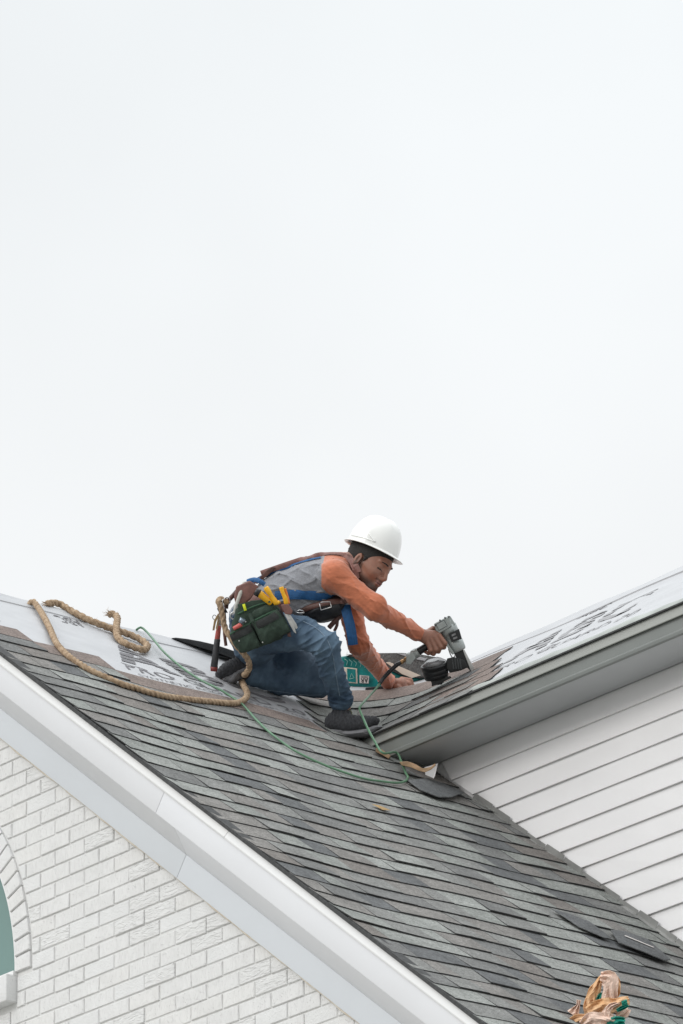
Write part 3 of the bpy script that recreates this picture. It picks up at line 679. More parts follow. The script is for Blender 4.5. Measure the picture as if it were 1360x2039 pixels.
# head frame
O_h = J(730, 1125, 24.97)
_y = math.radians(37)
hF = (.8*ci-.6*cj)*math.cos(_y)+cc*math.sin(_y); hU = .6*ci+.8*cj; hR = np.cross(hF, hU)
def Hd(f, u, r): return O_h+hF*f+hU*u+hR*r
allp = np.array(list(K.values())+[Hd(.15, 0, 0), Hd(-.1, .1, 0), J(890, 1300, DG), J(825, 1385, DL), J(760, 1440, 24.85), J(430, 1345, 25.0)])
lo, hi = allp.min(0)-.16, allp.max(0)+.16
B = SDF(lo, hi, .0033)
k_ = K
B.cap(k_['pel'], k_['waist'], .095, .09, .05, (cc, 1.25)); B.cap(k_['waist'], k_['chest'], .09, .10, .05, (cc, 1.3)); B.cap(k_['chest'], k_['upper'], .10, .07, .05, (cc, 1.4))
B.cap(k_['upper'], k_['neck'], .06, .052, .04)
for s_ in 'rl':
    km = J(602, 1260, 24.79) if s_ == 'r' else (k_['lh']+k_['lk'])/2; sm_ = J(661, 1337, 24.785) if s_ == 'r' else J(562, 1356, 25.15)
    B.cap(k_[s_+'h'], km, .070, .056, .01); B.cap(km, k_[s_+'k'], .056, .047, .01); B.cap(k_[s_+'k'], sm_, .045, .042, .01); B.cap(sm_, k_[s_+"a"], .036, .030, .01)
    B.cap(k_['upper'], k_[s_+'s'], .055, .05, .03); B.cap(k_[s_+'s'], k_[s_+'e'], .045, .037, .02); B.cap(k_[s_+'e'], k_[s_+'w'], .037, .024, .015)
B.cap(k_['ra'], J(668, 1436, 24.91), .033, .03, .02); B.cap(J(668, 1436, 24.91), J(735, 1436, 24.87), .03, .02, .02)
B.cap(k_['la'], J(470, 1338, 25.0), .033, .03, .02); B.cap(J(470, 1338, 25.0), J(443, 1345, 24.98), .03, .02, .02)
# neck and head
B.cap(k_['neck'], Hd(-.045, -.01, 0), .058, .054, .03)
B.ell(Hd(-.014, .055, 0), (hF, hU, hR), (.108, .098, .076), .02)
B.ell(Hd(.055, .0, 0), (hF, hU, hR), (.052, .078, .060), .03)
for q in (-1, 1):
    B.cap(Hd(.012, -.038, .052*q), Hd(.092, -.074, .014*q), .021, .016, .025)       # jaw
    B.cap(Hd(.078, -.006, .036*q), Hd(.03, .002, .058*q), .020, .014, .02)           # cheek
    B.cap(Hd(.103, .051, .010*q), Hd(.084, .053, .046*q), .0085, .007, .012)         # brow
    B.ell(Hd(.111, .031, .033*q), (hF, hU, hR), (.014, .011, .016), .008, sub=True)
    B.ell(Hd(.0855, .030, .033*q), (hF, hU, hR), (.0125, .0125, .015), .004)         # closed lid
    B.cap(Hd(.108, -.010, .011*q), Hd(.112, -.0085, .012*q), .0065, .006, .006)      # nostril
    B.ell(Hd(-.002, -.001, .078*q), (hF, hU, hR), (.017, .031, .008), .005)           # ear
    B.ell(Hd(.003, .002, .086*q), (hF, hU, hR), (.008, .018, .007), .004, sub=True)
    B.cap(Hd(-.004, -.03, .074*q), Hd(.002, -.03, .075*q), .008, .007, .005)
B.cap(Hd(.102, .042, 0), Hd(.127, -.001, 0), .0085, .0105, .009)                    # nose
B.cap(Hd(.108, -.020, 0), Hd(.108, -.055, 0), .016, .014, .016)
B.cap(Hd(.1155, -.0285, .015), Hd(.1155, -.0285, -.015), .0052, None, .005); B.cap(Hd(.1205, -.0275, 0), Hd(.119, -.028, 0), .0055, None, .006)
B.cap(Hd(.115, -.039, .013), Hd(.115, -.039, -.013), .0062, None, .005)
B.cap(Hd(.130, -.0335, .02), Hd(.130, -.0335, -.02), .0095-.002, None, .002, (hU, .22), sub=True)
B.cap(Hd(.100, -.070, .008), Hd(.100, -.070, -.008), .0175, None, .012)              # chin
# right hand round the grip
g0 = DG-.035
B.cap(k_['rw'], J(856, 1268, g0), .027, .029, .015, (cc, .75)); B.cap(J(850, 1272, g0), J(868, 1266, g0), .026, .024, .012, (cc, .8))
for (a, b, c, e, r) in (((874, 1265), (886, 1281), (884, 1289), (876, 1291), .0108), ((866, 1269), (877, 1288), (873, 1297), (866, 1297), .0112), ((858, 1273), (868, 1294), (863, 1302), (856, 1300), .0108), ((850, 1275), (857, 1295), (853, 1301), (847, 1298), .0095)):
    B.cap(J(*a, g0-.012), J(*b, g0-.022), r*1.1, r, .006); B.cap(J(*b, g0-.022), J(*c, g0-.006), r, r*.95, .003); B.cap(J(*c, g0-.006), J(*e, g0+.035), r*.95, r*.8, .003)
B.cap(J(848, 1262, g0+.02), J(862, 1252, g0+.055), .016, .0125, .01); B.cap(J(862, 1252, g0+.055), J(878, 1256, g0+.065), .0125, .0105, .004)
# left hand: a loose fist pressed on the shingle
g1 = DL-.045
B.cap(k_['lw'], J(797, 1362, g1), .026, .031, .015, (cj, .9))
for i, (a, b, c, e, r) in enumerate((((800, 1353), (817, 1355), (822, 1368), (813, 1374), .0115), ((798, 1357), (814, 1361), (818, 1374), (808, 1379), .0115), ((796, 1362), (810, 1369), (812, 1380), (802, 1384), .0105), ((793, 1367), (804, 1376), (804, 1385), (796, 1387), .0095))):
    z_ = g1+.022-.017*i
    B.cap(J(*a, z_), J(*b, z_), r*1.2, r, .006); B.cap(J(*b, z_), J(*c, z_+.002), r, r*.95, .003); B.cap(J(*c, z_+.002), J(*e, z_+.008), r*.95, r*.8, .003)
B.cap(J(788, 1370, g1-.024), J(802, 1378, g1-.040), .0140, .0120, .008); B.cap(J(802, 1378, g1-.040), J(816, 1383, g1-.044), .0120, .0095, .003)
body = B.build('body', M_skin, man)
nv = len(body.data.vertices); V_ = np.empty(nv*3); body.data.vertices.foreach_get('co', V_); V_ = V_.reshape(-1, 3)
col = np.tile(np.array([.285, .135, .092, 1.]), (nv, 1)); Q_ = V_-O_h; f_, u_, r_ = Q_@hF, Q_@hU, np.abs(Q_@hR)
def sm(x, a, b): t = np.clip((x-a)/(b-a), 0, 1); return t*t*(3-2*t)
head = (np.linalg.norm(Q_, axis=1) < .19)
jawl = -.010-.034*sm(f_, .0, .05)
beard = head*sm(jawl-u_, -.014, .014)*sm(f_, -.02, .005)*(1-.0*f_)
beard = np.maximum(beard, head*(1-sm(np.abs(u_+.021), .002, .008))*(r_ < .026)*(f_ > .1)*.75)
beard = np.maximum(beard, head*(1-sm(np.abs(f_-.022), .006, .016))*sm(u_, -.06, -.04)*(1-sm(u_, .03, .05))*(r_ > .05)*.8)
col[:, :3] = col[:, :3]*(1-.80*beard[:, None])
lips = head*(1-sm(np.abs(u_+.034), .006, .011))*(r_ < .021)*(f_ > .108); col[:, :3] = col[:, :3]*(1-lips[:, None])+np.array([.215, .095, .078])*lips[:, None]
mouth = head*(np.abs(u_+.0335) < .0018)*(r_ < .02)*(f_ > .105); col[mouth > 0, :3] = (.05, .02, .018)
ear = head*(1-sm(np.hypot((f_-.002)/.010, (u_)/.02), .5, 1.))*(r_ > .07); col[:, :3] *= (1-.45*ear[:, None])
lidl = head*(1-sm(np.abs(u_-.0215+.6*(r_-.033)**2/.03), .0012, .003))*(np.abs(r_-.033) < .015)*(f_ > .085); col[:, :3] *= (1-.85*lidl[:, None])
warm = head*(1-sm(np.hypot(u_+.002, r_-.045), .012, .03)); col[:, :3] *= 1+np.outer(warm, [.0, .0, .0])
ca = body.data.color_attributes.new('tone', 'FLOAT_COLOR', 'POINT'); ca.data.foreach_set('color', col.astype(np.float32).ravel())
# thumb nail
# hair
hs = SDF(Hd(-.02, .05, 0)-.16, Hd(-.02, .05, 0)+.16, .003)
hs.ell(Hd(-.016, .055, 0), (hF, hU, hR), (.112, .101, .0795), .01); hs.cap(Hd(-.075, .01, .0), Hd(-.05, .0, 0), .035, .038, .03)
hs.cap(Hd(.026, .02, .069), Hd(.030, -.004, .068), .011, .007, .006); hs.cap(Hd(.026, .02, -.069), Hd(.030, -.004, -.068), .011, .007, .006)
hs.ell(Hd(.085, -.01, 0), (hF, hU, hR), (.075, .075, .12), .0, sub=True); hs.ell(Hd(.004, -.012, .08), (hF, hU, hR), (.02, .04, .03), .0, sub=True)
hs.ell(Hd(-.03, -.09, 0), (hF, hU, hR), (.12, .075, .12), .0, sub=True)
hs.build('hair', M_hair, man)
for q in (-1, 1):
    adopt(tube('eyebrow', [Hd(.110, .053, .015*q), Hd(.1045, .0555, .030*q), Hd(.0925, .052, .047*q)], .0034, M_hair, seg=8, taper=lambda t: 1-.5*t), man)
    adopt(tube('eyelash', [Hd(.0975, .0225, .021*q), Hd(.0995, .0195, .033*q), Hd(.090, .0225, .0465*q)], .0019, M_hair, seg=6), man)
# helmet
hf = hF*.96+hU*.281; hu = -hF*.281+hU*.96; cen = Hd(-.024, .068, 0)
V = []; Fc = []; nr_, ns_ = 26, 64
for i in range(nr_+1):
    t = i/nr_; hgt = .150*math.sin(t*math.pi/2)**1.0; sc_ = max(.0, math.cos(t*math.pi/2))**.72
    for k in range(ns_):
        a = 2*math.pi*k/ns_; ca_, sa_ = math.cos(a), math.sin(a)
        rl = .124 if ca_ > 0 else .126; rx = .107
        rib = .0022*math.exp(-((abs(sa_)*rx*sc_-.0)/.012)**2)*(1 if t > .45 else 0)+.003*math.exp(-((abs(sa_*rx*sc_)-.045)/.008)**2)*sm(np.array(t), .35, .6)
        side = .0045*math.exp(-((ca_-.15)/.10)**2)*(1-sm(np.array(t), .28, .36)) if abs(sa_) > .6 else 0
        V.append(cen+hf*(rl*ca_*sc_*(1+rib*4))+hR*(rx*sa_*(sc_+float(side)*6))+hu*(hgt+.003+float(rib)))
for i in range(nr_):
    for k in range(ns_): Fc.append((i*ns_+k, i*ns_+(k+1) % ns_, (i+1)*ns_+(k+1) % ns_, (i+1)*ns_+k))
nb = len(V)
for j, (off, dz, vis) in enumerate(((0, .004, 0), (.006, .0015, .35), (.013, -.002, .85), (.0145, -.0045, 1), (.012, -.006, .9), (.0, -.004, .3), (-.006, .0, 0), (-.012, .03, 0))):
    for k in range(ns_):
        a = 2*math.pi*k/ns_; ca_, sa_ = math.cos(a), math.sin(a); vz = max(0, ca_)**2.2*.026*vis; drop = -.010*vis*max(0, ca_)**2
        V.append(cen+hf*((.125+off)*ca_+vz)+hR*((.107+off*.8)*sa_)+hu*(dz+drop))
for j in range(7):
    for k in range(ns_): Fc.append((nb+j*ns_+(k+1) % ns_, nb+j*ns_+k, nb+(j+1)*ns_+k, nb+(j+1)*ns_+(k+1) % ns_))
helm = mk('hard_hat', V, Fc, M_helm, smooth=True); fixn(helm); adopt(helm, man); helm['label'] = 'white hard hat with short front peak'
for (pa, pb) in (((.02, .042), (.062, .016)), ((.062, .016), (-.075, .016))):
    P = []
    for i in range(12):
        t = i/11; x = pa[0]+(pb[0]-pa[0])*t; z = pa[1]+(pb[1]-pa[1])*t
        sc_ = math.sqrt(max(0, 1-(z/.150)**2))**.72; yy = .107*math.sqrt(max(0, 1-(x/(.125*sc_))**2))*sc_
        P.append(cen+hf*x+hR*(yy+.0012)+hu*(z+.004))
    adopt(tube('helmet_ridge', P, .0035, M_helm, seg=8), man)
adopt(tube('ratchet_strap', [cen-hf*.10+hR*.02-hu*.004, cen-hf*.118-hu*.016, cen-hf*.122-hu*.026, cen-hf*.107-hu*.030, cen-hf*.10-hu*.018], .0025, M_black, seg=6), man)
# shirt
S1 = SDF(lo, hi, .0042)
S1.cap(J(505, 1228, 25.03), k_['waist'], .108, .108, .05, (cc, 1.22)); S1.cap(k_['waist'], k_['chest'], .108, .118, .05, (cc, 1.3)); S1.cap(k_['chest'], J(668, 1146, 25.03), .118, .086, .05, (cc, 1.35))
S1.cap(J(570, 1212, 25.0), J(640, 1205, 25.0), .06, .055, .05, (cc, 1.5))
S1.cap(J(672, 1143, 25.03), J(696, 1127, 25.02), .075, .062, .03)
for s_ in 'rl':
    S1.cap(J(668, 1146, 25.03) if s_ == 'r' else k_['upper'], k_[s_+'s'], .085, .066 if s_ == 'r' else .062, .04)
    S1.cap(k_[s_+'s'], k_[s_+'e'], .066 if s_ == 'r' else .060, .052 if s_ == 'r' else .050, .03)
    wq = k_[s_+'w']; e_ = k_[s_+'e']; cuff = wq-(wq-e_)/np.linalg.norm(wq-e_)*.012
    S1.cap(e_, cuff, .052 if s_ == 'r' else .050, .036, .02)
S1.cap(J(722, 1192, 24.84), J(752, 1200, 24.82), .045, .04, .03)
def near(P, a, b):
    ab = b-a; t = np.clip(((P-a)@ab)/(ab@ab), 0, 1); return np.linalg.norm(P-a-t[:, None]*ab, axis=1)
def pix(P): d = P@RF; return CX+F*(P@RI)/d, CY-F*(P@RU)/d
def armd(P): return np.minimum.reduce([near(P, k_['rs'], k_['re'])-.066, near(P, k_['re'], k_['rw'])-.05, near(P, k_['ls'], k_['le'])-.06, near(P, k_['le'], k_['lw'])-.05])
def shirtwave(P):
    a = armd(P) < .02; x, y = pix(P)
    d1 = waves(P, 3, .046, .0058, (k_['rw']-k_['rs'])/.5+cj*1.3, 3.5); d2 = waves(P, 8, .055, .0068, ci*.35+cj*1.2, 3.5)
    return np.where(a, d1, d2)*np.where(x > 640, np.where(y < 1150, .45, 1), 1)
S1.disp(shirtwave)
def cls(P):
    x, y = pix(P); arm = (armd(P) < .012) & (x > 640); return np.where(arm | ((x > 641+.25*np.abs(y-1130)) & (y < 1150+(x-643)*.9)), 1, 0)
shirt = S1.build('shirt', [M_grey, M_orange], man, cls); shirt['label'] = 'grey heather shirt with rust orange raglan sleeves'
# jeans
S2 = SDF(lo, hi, .0042)
S2.cap(J(503, 1232, 25.03), J(512, 1256, 25.03), .105, .118, .05, (cc, 1.2)); S2.cap(J(504, 1270, 24.99), J(508, 1285, 25.0), .098, .09, .05, (cc, 1.3))
S2.cap(k_['lh'], k_['lk'], .094, .068, .03); S2.cap(J(498, 1298, 25.02), J(525, 1332, 25.08), .062, .055, .03); S2.cap(J(590, 1316, 25.22), J(634, 1343, 25.25), .066, .064, .03)
S2.cap(k_['lk'], J(560, 1357, 25.15), .066, .062, .015); S2.cap(J(560, 1357, 25.15), k_['la'], .062, .048, .015)
S2.cap(k_['rh'], J(560, 1260, 24.85), .100, .090, .012); S2.cap(J(560, 1260, 24.85), J(602, 1260, 24.79), .090, .078, .006); S2.cap(J(602, 1260, 24.79), k_['rk'], .078, .065, .006)
S2.cap(k_['rk'], J(660, 1335, 24.78), .064, .059, .010); S2.cap(J(660, 1335, 24.78), J(677, 1386, 24.885), .059, .055, .012); S2.cap(J(677, 1388, 24.885), J(679, 1393, 24.89), .057, .060, .01)
def jw(P):
    kneef = np.exp(-(np.linalg.norm(P-k_['rk'], axis=1)/.16)**2); hem = np.exp(-(np.linalg.norm(P-J(676, 1385, 24.88), axis=1)/.10)**2)
    return waves(P, 11, .06, .0068, ci*.8-cj*.9, 3.)*(.65+kneef)+waves(P, 12, .028, .0048, cj, 2.5)*hem*1.3
S2.disp(jw)
jeans = S2.build('jeans', M_denim, man); jeans['label'] = 'blue jeans faded at the thigh and knee'
# outer leg seams
M_seam = mat('denim_seam_thread', (.16, .22, .29), .8, var=.2, vscale=90)
def onsurf(x, y, d0, obj_list, off=.0015):
    dg = onsurf.dg; best = None
    for o in obj_list:
        inv = o.matrix_world.inverted(); a = inv@Vector(ray(x, y)*(d0-.9)); b = inv@Vector(ray(x, y)*(d0+1)); dv = (b-a).normalized()
        ok, loc, nn, _ = o.ray_cast(a, dv)
        if ok:
            p = o.matrix_world@loc; d = np.array(p)@RF
            if best is None or d < best[0]: best = (d, np.array(p), np.array((o.matrix_world.to_3x3()@nn)))
    if best is None: return J(x, y, d0), cc
    n = best[2]/np.linalg.norm(best[2]); return best[1]+n*off, n
bpy.context.view_layer.update(); onsurf.dg = None
def wrap(name, pts, width, th, m, objs, d0=25, off=.002, step=.012, parent=man):
    pw = spline([(x, y, 0) for x, y in pts], step*450); P = []; Nn = []
    for x, y, _ in pw: p, n = onsurf(x, y, d0, objs, off); P.append(p); Nn.append(n)
    P = np.array(P); Nn = np.array(Nn)
    for _ in range(2): P[1:-1] = P[1:-1]*.5+.25*(P[:-2]+P[2:]); Nn[1:-1] = Nn[1:-1]*.5+.25*(Nn[:-2]+Nn[2:])
    o = ribbon(name, list(P), width, th, [n for n in Nn], m)
    if parent is not None: adopt(o, parent)
    return o
wrap('leg_seam', [(590, 1232), (615, 1243), (636, 1256), (652, 1275), (661, 1300), (668, 1340), (676, 1385)], .004, .0012, M_seam, [jeans])
wrap('leg_seam', [(510, 1370), (560, 1377), (610, 1383), (640, 1383)], .003, .001, M_seam, [jeans])
# shoes
def shoe(name, hp, pts, up, side, wid):
    s_ = SDF(np.min([hp]+pts, 0)-.12, np.max([hp]+pts, 0)+.12, .0032); heel, mid, ball, toe = pts
    s_.cap(hp, heel, .046, .043, .02); s_.cap(heel, mid, .042, .043, .02); s_.cap(mid, ball, .042, .038, .025, (up, .95)); s_.cap(ball, toe, .037, .028, .02, (up, .85))
    s_.cap(hp+up*.045, hp+up*.1, .034, .04, .006, sub=True)
    t = (toe-heel)/np.linalg.norm(toe-heel)
    s_.disp(lambda P: .0022*np.sin((P@t)*420)*((P@up) > (mid@up+.004)))
    o = s_.build(name, M_shoe, man)
    s2 = SDF(np.min([hp]+pts, 0)-.13, np.max([hp]+pts, 0)+.13, .0032); dn = -up*.040
    s2.cap(heel+dn-t*.006, mid+dn, .043, .040, .01, (up, .42)); s2.cap(mid+dn, ball+dn, .040, .043, .01, (up, .34)); s2.cap(ball+dn, toe+dn+up*.010+t*.008, .043, .030, .01, (up, .34))
    s2.disp(lambda P: .0012*np.sin((P@up)*900)); q = s2.build('sole', M_sole, None); adopt(q, man); q.parent = o; q.matrix_parent_inverse = Matrix.Identity(4)
    return o
_u = (nA*.85+nB*.15); _u /= np.linalg.norm(_u)
rsh = shoe('shoe', J(681, 1424, 24.90), [J(667, 1440, 24.86), J(696, 1444, 24.845), J(722, 1442, 24.835), J(743, 1436, 24.83)], np.array([.15, -.2, .97]), cc, 1)
lsh = shoe('shoe', J(488, 1338, 25.03), [J(480, 1325, 25.03), J(466, 1330, 25.01), J(452, 1338, 24.995), J(440, 1343, 24.985)], (.75*-ci+.65*cj)*-1*-1, cc, 1)
adopt(tube('shoelace', [J(695, 1413, 24.86), J(701, 1418, 24.845), J(700, 1424, 24.84), J(708, 1424, 24.84), J(709, 1430, 24.838), J(717, 1428, 24.84)], .0022, mat('olive_lace', (.10, .11, .06), .8), seg=6), man)
bpy.context.view_layer.update()
TS = [shirt]
# harness and belts on the torso
wrap('shoulder_strap', [(520, 1143), (560, 1129), (600, 1116), (640, 1106), (668, 1104), (690, 1108), (706, 1122), (714, 1140)], .030, .003, M_oxb, [shirt, body], off=.006)
wrap('harness_strap', [(500, 1163), (520, 1150), (548, 1138), (580, 1127), (612, 1117), (640, 1111)], .018, .002, M_blue, TS, off=.004)
wrap('harness_strap', [(548, 1187), (580, 1184), (615, 1185), (645, 1187), (672, 1191)], .042, .002, M_blue, TS, off=.004)
wrap('belt', [(468, 1178), (500, 1190), (540, 1205), (575, 1215)], .058, .003, M_oxb, [shirt, jeans], off=.008)
for px_, py_, dd in ():
    pass
apron = SDF(J(650, 1215, 24.95)-.16, J(650, 1215, 24.95)+.16, .004)
apron.cap(J(612, 1214, 24.96), J(672, 1203, 24.95), .042, .050, .04, (cc, 1.6)); apron.cap(J(640, 1217, 24.96), J(655, 1213, 24.96), .05, .05, .04, (cc, 1.6))
apron.disp(lambda P: waves(P, 21, .05, .003)); apron.build('belt_pad', M_black, man)
wrap('front_belt', [(598, 1216), (625, 1207), (655, 1200), (690, 1196)], .026, .003, M_leather, [bpy.data.objects['belt_pad'], shirt], off=.004)
Pb = [J(636, 1201, 24.84), J(641, 1199, 24.835), J(657, 1198, 24.835), J(660, 1209, 24.835), J(639, 1215, 24.835), J(636, 1201, 24.84)]
adopt(tube('buckle', Pb, .0024, M_steel, seg=6), man)
adopt(tube('belt_clip', [J(588, 1218, 24.84), J(596, 1215, 24.83), J(603, 1216, 24.83), J(606, 1220, 24.83), J(596, 1221, 24.83), J(588, 1218, 24.84)], .003, M_steel, seg=6), man)
adopt(ribbon('harness_strap', spline([J(688, 1205, 24.90), J(691, 1222, 24.88), J(697, 1245, 24.87), J(701, 1268, 24.87), J(703, 1284, 24.88)], .02), .044, .003, cc, M_blue), man)
adopt(ribbon('leather_tie', spline([J(686, 1212, 24.93), J(676, 1228, 24.92), J(664, 1240, 24.92), J(655, 1250, 24.93)], .02), .022, .004, cc, M_leather), man)
adopt(ribbon('leather_tie', spline([J(672, 1232, 24.93), J(671, 1245, 24.92), J(666, 1256, 24.93)], .02), .014, .004, cc, M_leather), man)
adopt(ribbon('collar', spline([J(668, 1108, 24.98), J(690, 1109, 24.96), J(702, 1119, 24.93), J(708, 1135, 24.90), J(712, 1152, 24.90)], .02), .03, .004, cc*.8+cj*.4, M_oxb), man)
# pads and rings at the small of the back
adopt(prism('back_pad', [(505, 1160), (520, 1147), (530, 1136), (541, 1129), (548, 1129), (545, 1136), (530, 1149), (512, 1163)], 24.97, 25.02, M_leather, bev=.003), man)
adopt(prism('back_leather', [(470, 1168), (497, 1156), (516, 1168), (500, 1192), (484, 1206), (470, 1206), (466, 1190)], 24.80, 24.88, M_oxb, bev=.008), man)
adopt(ribbon('back_strap', spline([J(497, 1160, 24.86), J(480, 1172, 24.86), J(464, 1186, 24.86), J(452, 1200, 24.86), J(450, 1212, 24.86)], .02), .02, .004, cc, M_leather), man)
adopt(ribbon('back_strap', spline([J(478, 1168, 24.90), J(462, 1186, 24.90), J(448, 1210, 24.90), J(448, 1232, 24.90)], .02), .012, .004, cc, M_black), man)
adopt(ribbon('light_strap', spline([J(487, 1160, 24.82), J(479, 1180, 24.80), J(471, 1204, 24.79), J(467, 1222, 24.79)], .02), .016, .003, cc, mat('off_white_webbing', (.50, .49, .45), .8, var=.1)), man)
adopt(ribbon('blue_loop', spline([J(492, 1158, 24.84), J(505, 1154, 24.82), J(517, 1157, 24.80), J(527, 1164, 24.80)], .02), .022, .003, cc*.8+cj*.3, M_blue), man)
for (x, y, r, d) in ((452, 1196, .015, 24.85), (466, 1226, .016, 24.79), (488, 1163, .010, 24.83)):
    adopt(tube('steel_ring', [J(x, y, d)+ci*r*math.cos(t)+cj*r*math.sin(t) for t in np.linspace(0, 2*math.pi, 17)], .0032, M_steel, seg=6), man)
adopt(tube('snap_hook', spline([J(450, 1190, 24.84), J(443, 1196, 24.83), J(444, 1206, 24.83), J(449, 1214, 24.83)], .01), .004, M_steel, seg=6), man)
adopt(ribbon('leather_tail', spline([J(446, 1236, 24.9), J(447, 1262, 24.9), J(450, 1286, 24.9)], .02), .014, .004, cc, M_leather), man)
# ---------------------------------------------------------------- nail gun
M_gun = mat('brushed_grey_magnesium', (.37, .40, .39), .38, metal=.35, var=.15, vscale=30, bump=.15, bscale=80)
M_gund = mat('dark_grey_casting', (.06, .065, .068), .45, metal=.3, var=.2, vscale=30)
M_gunb = mat('black_plastic', (.013, .014, .016), .35, var=.2, vscale=30)
M_smoke = mat('scuffed_grey_plastic', (.20, .20, .205), .25, var=.3, vscale=25)
M_brass = mat('brass', (.42, .25, .12), .35, metal=.8, var=.2, vscale=40)
gun = empty('nail_gun', 'grey pneumatic coil nail gun with black round magazine held in his right hand', 'nail gun', J(890, 1280, DG))
def Gp(o): return adopt(o, gun)
def cyl(name, a, b, ra, rb, m, parent, seg=24, rings=None):
    a, b = np.array(a), np.array(b); t = b-a; L = np.linalg.norm(t); P = [a]; R_ = [ra*.86]
    for q, r in (rings or [(.03, 1), (.97, 1)]): P.append(a+t*q); R_.append((ra+(rb-ra)*q)*r)
    P.append(b); R_.append(rb*.86)
    _, T, U = frames(P); V = []; Fc = []
    for i, (p, u) in enumerate(zip(P, U)):
        u = U[0]; v = np.cross(t/L, u)
        for k in range(seg): an = 2*math.pi*k/seg; V.append(p+(u*math.cos(an)+v*math.sin(an))*R_[i])
    for i in range(len(P)-1):
        for k in range(seg): x = i*seg+k; y = i*seg+(k+1) % seg; Fc.append((x, y, y+seg, x+seg))
    Fc += [tuple(range(seg))[::-1], tuple((len(P)-1)*seg+k for k in range(seg))]
    o = mk(name, V, Fc, m); o.data.polygons.foreach_set('use_smooth', [len(p.vertices) == 4 for p in o.data.polygons])
    if parent is not None: adopt(o, parent)
    return o
cyl('gun_body', J(889, 1246, DG), J(914, 1297, DG), .043, .036, M_gun, gun, rings=[(.04, 1), (.30, 1), (.32, .93), (.62, .93), (.64, 1.02), (.95, .98)])
Gp(prism('air_chamber', [(864, 1242), (886, 1230), (896, 1228), (900, 1247), (875, 1261), (867, 1255)], DG-.05, DG+.045, M_gun, bev=.005))
Gp(prism('chamber_cover', [(868, 1243), (884, 1234), (891, 1246), (874, 1256)], DG-.056, DG-.049, M_gund, bev=.002))
Gp(prism('chamber_cover', [(869, 1244), (884, 1236), (890, 1246), (874, 1255)], DG-.058, DG-.055, M_gun, bev=.001))
Gp(prism('exhaust_cap', [(886, 1230), (893, 1226), (897, 1227), (907, 1243), (900, 1250)], DG-.03, DG+.03, M_gun, bev=.003))
for (x, y) in ((876, 1234), (886, 1229), (894, 1227), (867, 1244)): cyl('bolt', J(x, y+1, DG-.045), J(x, y+1, DG-.055), .004, .004, M_gund, gun, 8)
Gp(prism('side_strip', [(869, 1256), (873, 1254), (905, 1301), (901, 1304)], DG-.045, DG-.035, M_gun, bev=.001))
o = Gp(prism('maker_plate', [(893, 1262), (914, 1252), (920, 1272), (899, 1279)], DG-.0475, DG-.042, M_gunb, bev=.001))
for (a, b, c, d) in ((899, 1264, 907, 1260), (902, 1270, 910, 1267)):
    Gp(prism('plate_mark', [(a, b), (c, d), (c+1, d+3.5), (a+1, b+3.5)], DG-.0482, DG-.047, M_smoke))
Gp(prism('nose', [(903, 1300), (922, 1292), (936, 1318), (944, 1334), (939, 1339), (932, 1331), (921, 1322), (912, 1316)], DG-.014, DG+.02, M_gunb, bev=.003))
Gp(prism('nose_edge', [(921, 1293), (925, 1294), (945, 1332), (942, 1338), (938, 1337)], DG-.018, DG+.018, M_steel, bev=.001))
Gp(prism('feed_arm', [(890, 1311), (904, 1308), (924, 1314), (932, 1329), (918, 1335), (896, 1340), (888, 1330)], DG-.024, DG+.03, M_gunb, bev=.004))
for i in range(4): Gp(prism('feed_rib', [(899+5*i, 1311), (902+5*i, 1311), (905+5*i, 1332), (902+5*i, 1333)], DG-.028, DG-.02, M_gund, bev=.0008))
Gp(tube('trigger_guard', spline([J(893, 1292, DG-.01), J(897, 1303, DG-.012), J(902, 1310, DG-.012), J(907, 1304, DG-.012)], .004), .0028, M_steel, seg=6))
drm = cj*.97-ci*.22+cc*.22; drm /= np.linalg.norm(drm)
dc = J(866, 1333, DG-.0)
cyl('nail_magazine', dc-drm*.040, dc+drm*.026, .055, .060, M_gunb, gun, 32, rings=[(.03, .97), (.28, 1), (.30, .985), (.34, .985), (.36, 1), (.58, 1), (.60, .985), (.64, .985), (.66, 1), (.80, 1), (.82, 1.02), (.97, 1)])
cyl('magazine_lid', dc+drm*.026, dc+drm*.044, .053, .030, M_smoke, gun, 32)
cyl('magazine_foot', dc-drm*.040, dc-drm*.056, .033, .028, M_gunb, gun, 20)
Gp(prism('rubber_foot', [(858, 1352), (897, 1346), (899, 1350), (884, 1357), (880, 1363), (869, 1364), (860, 1367)], DG-.03, DG+.03, M_gunb, bev=.002))
cyl('handle', J(826, 1302, DG), J(884, 1266, DG), .0175, .0165, M_gunb, gun)
cyl('handle_end', J(812, 1311, DG), J(833, 1298, DG), .0215, .0225, M_gun, gun, rings=[(.05, 1), (.3, 1), (.34, .86), (.44, .86), (.48, 1), (.95, 1)])
Gp(prism('regulator', [(809, 1306), (822, 1298), (828, 1310), (818, 1324), (808, 1322)], DG-.026, DG+.012, M_gun, bev=.003))
cyl('air_fitting', J(797, 1320, DG-.004), J(813, 1310, DG), .0095, .011, M_brass, gun, 12, rings=[(.05, 1), (.35, 1), (.4, .8), (.55, .8), (.6, 1), (.95, 1)])
cyl('air_fitting', J(786, 1326, DG-.01), J(798, 1319, DG-.004), .0105, .0095, M_gunb, gun, 12)
